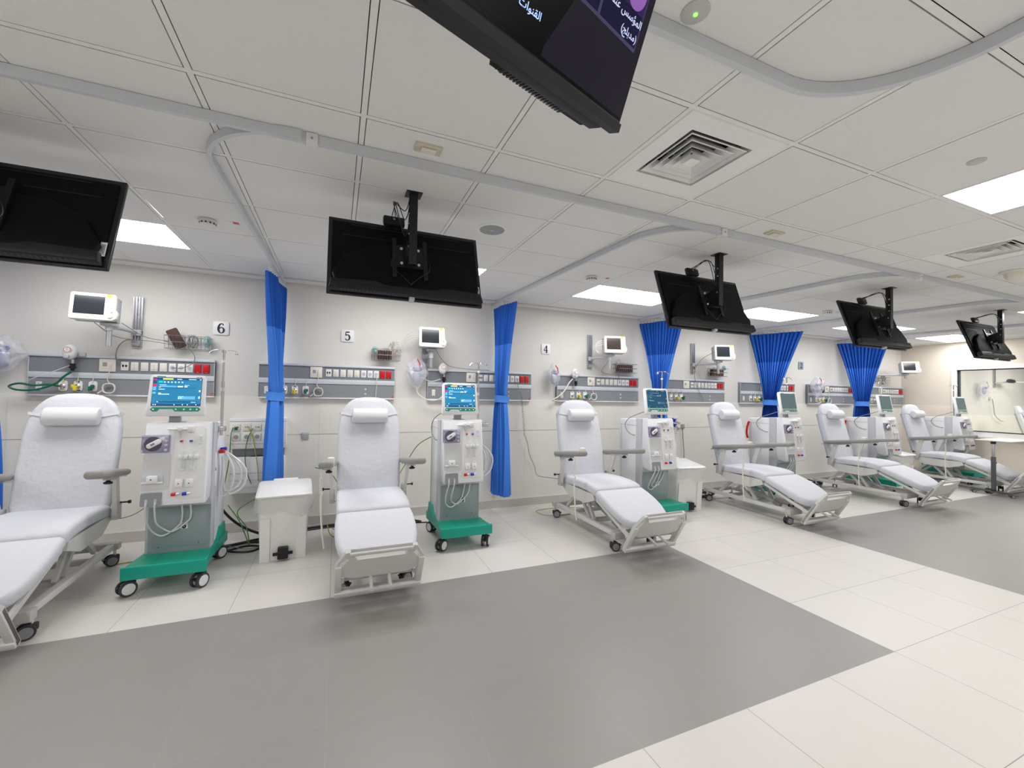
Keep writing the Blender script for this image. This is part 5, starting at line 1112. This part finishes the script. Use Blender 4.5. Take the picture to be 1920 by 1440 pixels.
# floor cables
def fc(label, pts, r, m_, name='floor_cable'): return cable(name, label, [(x, y, z+r) for x, y, z in pts], r, m_, group='cables lying on the floor by the wall')
fc('thick black water hose curling down behind the near bin', [(-.98, 4.75, .55), (-1.0, 4.72, .38), (-.88, 4.65, .22), (-.70, 4.60, .10), (-.50, 4.65, .02), (-.3, 4.75, .0)], .012, BLACK, 'water_hose')
fc('bundle of black cable along the wall between the near bin and recliner', [(-1.0, 4.5, .0), (-.80, 4.58, .0), (-.55, 4.70, .0), (-.25, 4.86, .0), (.1, 4.90, .0), (.5, 4.9, 0), (.72, 4.88, 0), (.9, 4.7, .0)], .013, BLACK)
fc('second black cable running from the recliner to the second machine', [(-.3, 4.80, 0), (0, 4.84, 0), (.4, 4.80, 0), (.7, 4.72, 0), (.95, 4.6, .02)], .008, BLACK)
fc('loop of black cable on the floor beside the near machine', [(-.86, 4.42, 0), (-.72, 4.50, 0), (-.60, 4.44, 0), (-.66, 4.34, 0), (-.82, 4.36, .01), (-.88, 4.50, .01), (-.72, 4.58, .01), (-.55, 4.52, .0)], .009, BLACK)
fc('thin grey cable loop on the floor beside the near machine', [(-.86, 4.50, .02), (-.70, 4.40, .01), (-.56, 4.48, 0), (-.64, 4.58, 0), (-.80, 4.55, 0)], .004, CABGR)
fc('green cable drooping to the floor behind the near machine', [(-.90, 4.62, .36), (-.80, 4.58, .22), (-.72, 4.52, .05), (-.70, 4.50, .01), (-.74, 4.58, .15), (-.82, 4.62, .30), (-.62, 4.70, .42), (-.45, 4.75, .50)], .005, CABG)
fc('yellow green cable loop on the floor left of the near machine', [(-1.75, 4.45, .12), (-1.66, 4.40, .01), (-1.5, 4.42, 0), (-1.32, 4.50, 0), (-1.22, 4.60, .02), (-1.30, 4.72, .10), (-1.42, 4.74, .13), (-1.45, 4.66, .08), (-1.36, 4.55, .04), (-1.2, 4.45, .03)], .0045, CABY)
cable('earth_lead', 'thin grey lead drooping from the near machine to the leftmost recliner', [(-1.24, 4.1, .62), (-1.36, 4.2, .50), (-1.48, 4.25, .42), (-1.60, 4.2, .41)], .003, CABGR)
cable('earth_lead', 'green lead rising from the recliner to the second lit machine', [(-.19, 4.95, .62), (-.05, 4.9, .58), (.05, 4.75, .46), (.10, 4.6, .40)], .0045, CABG)
cable('earth_lead', 'green lead sloping between the recliner armrest and the second lit machine', [(.60, 4.6, .50), (.72, 4.7, .66), (.85, 4.7, .86), (1.0, 4.46, 1.0)], .0045, CABG)
fc('yellow green cable curl under the left side of the recliner by sign 5', [(-.05, 4.6, .10), (-.02, 4.5, .03), (.04, 4.46, .01), (.08, 4.56, .02), (.0, 4.62, .05)], .005, CABY)
fc('yellow cable curl on the floor behind the recliner below sign 4', [(2.30, 4.62, 0), (2.34, 4.50, 0), (2.5, 4.44, 0), (2.75, 4.48, 0), (2.95, 4.6, 0), (2.8, 4.70, 0), (2.5, 4.74, 0), (2.32, 4.70, 0), (2.30, 4.62, 0)], .004, CABY)
for k, x in enumerate((4.85, 7.05, 7.30)):
    rr = random.Random(k); fc(('black cable tangle under the recliner left of the second curtain', 'thick black hose loops on the floor left of the recliner below sign 2', 'black hose tangle behind the recliner below sign 2')[k],
        [(x+.26*cos(a)+rr.uniform(-.05, .05), 4.62+.16*sin(a)+rr.uniform(-.03, .03), .002*q+.012*(q % 2)) for q, a in enumerate([2*pi*j/9 for j in range(20)])], .011, BLACK)
fc('yellow green cable on the floor behind the machine left of sign 2', [(6.25, 4.6, 0), (6.45, 4.5, 0), (6.7, 4.55, 0), (6.9, 4.7, 0), (6.6, 4.8, 0), (6.3, 4.75, 0)], .006, CABY)
cable('earth_lead', 'thin grey lead sagging across the wall right of the machine left of sign 2', [(6.12, 4.44, .55), (6.3, 4.9, .42), (6.7, 4.97, .33), (7.15, 4.95, .28)], .003, CABGR)
fc('yellow green cable curl on the floor behind the farthest recliner', [(9.2, 4.5, .3), (9.3, 4.6, .2), (9.5, 4.6, .02), (9.35, 4.45, .0), (9.15, 4.55, .01)], .006, CABY)

# ------------------------------------------------------------------ pedal bins
def bin_(label, loc, rz=0.0, sc=1.0, bag=True):
    t_ = thing('pedal_bin', label, 'bin', loc, rz, 'white plastic pedal bins'); t_.scale = (sc, sc, sc)
    def ring(z, hx, y0, y1, r): return [(x, y, z) for x, y in rrect(-hx, hx, y0, y1, r, 4)]
    m = MB(); rs = [ring(0, .170, -.155, .15, .03), ring(.22, .182, -.17, .16, .03), ring(.50, .196, -.187, .175, .03), ring(.54, .205, -.195, .185, .03)]
    vs = [p for q in rs for p in q]; n = len(rs[0]); fs = [(i*n+k, i*n+(k+1) % n, (i+1)*n+(k+1) % n, (i+1)*n+k) for i in range(3) for k in range(n)]+[tuple(range(n))[::-1]]; m.add(vs, fs, BINW)
    for s in (-1, 1): m.add([(s*.172, -.168, .0), (s*.10, -.168, .0), (s*.10, -.195, .36), (s*.172, -.195, .36), (s*.172, -.14, 0), (s*.10, -.14, 0), (s*.10, -.16, .36), (s*.172, -.16, .36)], [(0, 1, 2, 3), (7, 6, 5, 4), (0, 4, 5, 1), (1, 5, 6, 2), (2, 6, 7, 3), (3, 7, 4, 0)], BINW)
    m.build('body', t_, smooth=40)
    m = MB(); LMx = Mx.Translation((0, .20, .600)) @ Mx.Rotation(rad(6.5), 4, 'X'); a = rrect(-.212, .212, -.425, .0, .02, 4)
    m.add([(x, y, z) for z, g in ((-.012, 1), (.0, 1), (.012, .93)) for x, y in [(p[0]*g, (p[1]+.2)*g-.2) for p in a]], [tuple(range(len(a)))[::-1], tuple(range(2*len(a), 3*len(a)))]+[(i*len(a)+k, i*len(a)+(k+1) % len(a), (i+1)*len(a)+(k+1) % len(a), (i+1)*len(a)+k) for i in range(2) for k in range(len(a))], WHITE, LMx)
    m.rbox(-.10, .10, -.03, .01, -.01, .022, .006, WHITE, LMx); m.build('lid', t_, smooth=40)
    m = MB(); m.rbox(-.04, .04, -.215, -.15, .02, .115, .008, BLACK); m.rbox(-.075, .075, -.20, -.18, .05, .075, .004, BLACK); m.build('pedal', t_)
    if bag:
        rr = random.Random(4); m = MB(); n = 48; rs = []
        for z, g in ((.545, .98), (.53, 1.05), (.49, 1.10), (.44, 1.07), (.395, 1.03)):
            q = []
            for k in range(n):
                a = 2*pi*k/n; c_, s_ = cos(a), sin(a); ex = 6; rx, ry = .205, .19; rad_ = (abs(c_/rx)**ex+abs(s_/ry)**ex)**(-1/ex)
                w2 = g*(1+.035*sin(5*a+z*20)+rr.uniform(-.012, .012)); q.append((c_*rad_*w2, s_*rad_*w2-.005, z+.02*sin(3*a+1)+(.02*sin(7*a) if z < .43 else 0)))
            rs.append(q)
        m.add([p for q in rs for p in q], [(i*n+k, i*n+(k+1) % n, (i+1)*n+(k+1) % n, (i+1)*n+k) for i in range(4) for k in range(n)], BINBAG); m.build('liner', t_, smooth=50)
    return t_
bin_('white pedal bin with clear liner in front of the first blue curtain', (-.395, 4.225, 0), rad(4), 1.0)
bin_('white pedal bin between the machine and the recliner right of the third curtain', (4.19, 4.24, 0), rad(-8), 1.0)
bin_('white pedal bin mostly hidden beyond the recliner below sign 2', (9.00, 4.20, 0), 0, .95)

# ------------------------------------------------------------------ wheeled over-bed table
t_ = thing('overbed_table', 'wheeled adjustable table with white top on a dark post at the right edge', 'table', (9.475, 3.17, 0), 0)
m = MB(); m.rbox(-.03, .80, -.20, .20, .840, .856, .006, TABLET); m.build('tabletop', t_)
m = MB(); m.cyl((0, 0, .835), (0, 0, .80), .03, BLACK); m.rbox(-.016, .016, -.016, .016, .56, .82, .003, ALU); m.rbox(-.023, .023, -.023, .023, .07, .60, .004, DGM); m.build('post', t_)
m = MB(); m.cyl((.02, 0, .50), (.05, 0, .50), .006, BLACK); m.cyl((.05, 0, .50), (.07, 0, .50), .016, BLACK); m.build('height_knob', t_)
m = MB(); m.rbox(-.02, .02, -.20, .26, .050, .074, .004, DGM); m.rbox(0, .62, -.185, -.155, .050, .066, .004, DGM); m.rbox(-.023, .023, -.023, .023, .05, .09, .004, DGM); m.build('base', t_)
for x, y in ((0, -.18), (0, .24), (.60, -.17)): caster(t_, x, y, .022, .6, HUBG, RUB, .008, .052)
# equipment on the isolation room wall
m = MB(); m.blob((15.25, YW-.22, 1.98), (.14, .07, .05), BLACK, .25, 2, seed=3); tag(m.build('suction_unit', smooth=0), 'black device on the wall arm seen through the window glass', 'device')
m = MB(); m.rbox(14.72, 14.80, YW-.05, YW, 1.52, 1.58, .005, CREAMP); m.tube([(14.76, YW-.05, 1.54), (14.80, YW-.06, 1.35), (14.86, YW-.06, 1.15), (15.1, YW-.06, 1.02), (15.3, YW-.06, .98)], .006, CABGR); tag(m.build('wall_outlet'), 'wall outlet with dangling grey cord seen through the window glass', 'wall outlet')
m = MB(); pass
for lx, ly, ll in ((12.6, 3.4, 'nearer unseen ceiling light added to brighten the room behind the window glass'), (15.2, 3.4, 'farther unseen ceiling light added to brighten the room behind the window glass')):  # out-of-view panels, added to brighten the room beyond the pane
    t_ = thing('ceiling_light', ll, 'ceiling light', (lx, ly, 2.599), group='recessed ceiling light panels')
    m = MB(); m.box(-.62, .62, -.62, .62, -.008, 0, WHITE); m.build('frame', t_, smooth=0); m = MB(); m.add([(-.6, -.6, -.009), (.6, -.6, -.009), (.6, .6, -.009), (-.6, .6, -.009)], [(0, 3, 2, 1)], LAMP); m.build('diffuser', t_, smooth=0, recalc=False)

for z, l in ((1.105, 'upper'), (1.03, 'lower')):
    m = MB(); m.cyl((4.66, 4.90, z), (4.66, 4.83, z-.02), .022, BLUEP, n=12); m.cyl((4.66, 4.83, z-.02), (4.68, 4.77, z-.05), .016, LG, n=12); m.rbox(4.625, 4.695, 4.845, 4.865, z-.012, z+.008, .004, BLUEP)
    tag(m.build('hose_coupling'), l + ' dark blue hose coupling beside the machine below the third curtain', 'hose coupling', 'dark blue hose couplings')
cable('power_lead', 'grey cable dropping down the wall beside the second supply box', [(4.92, 4.96, .98), (4.93, 4.96, .85), (4.95, 4.96, .65), (4.96, 4.96, .45)], .006, CABGR)
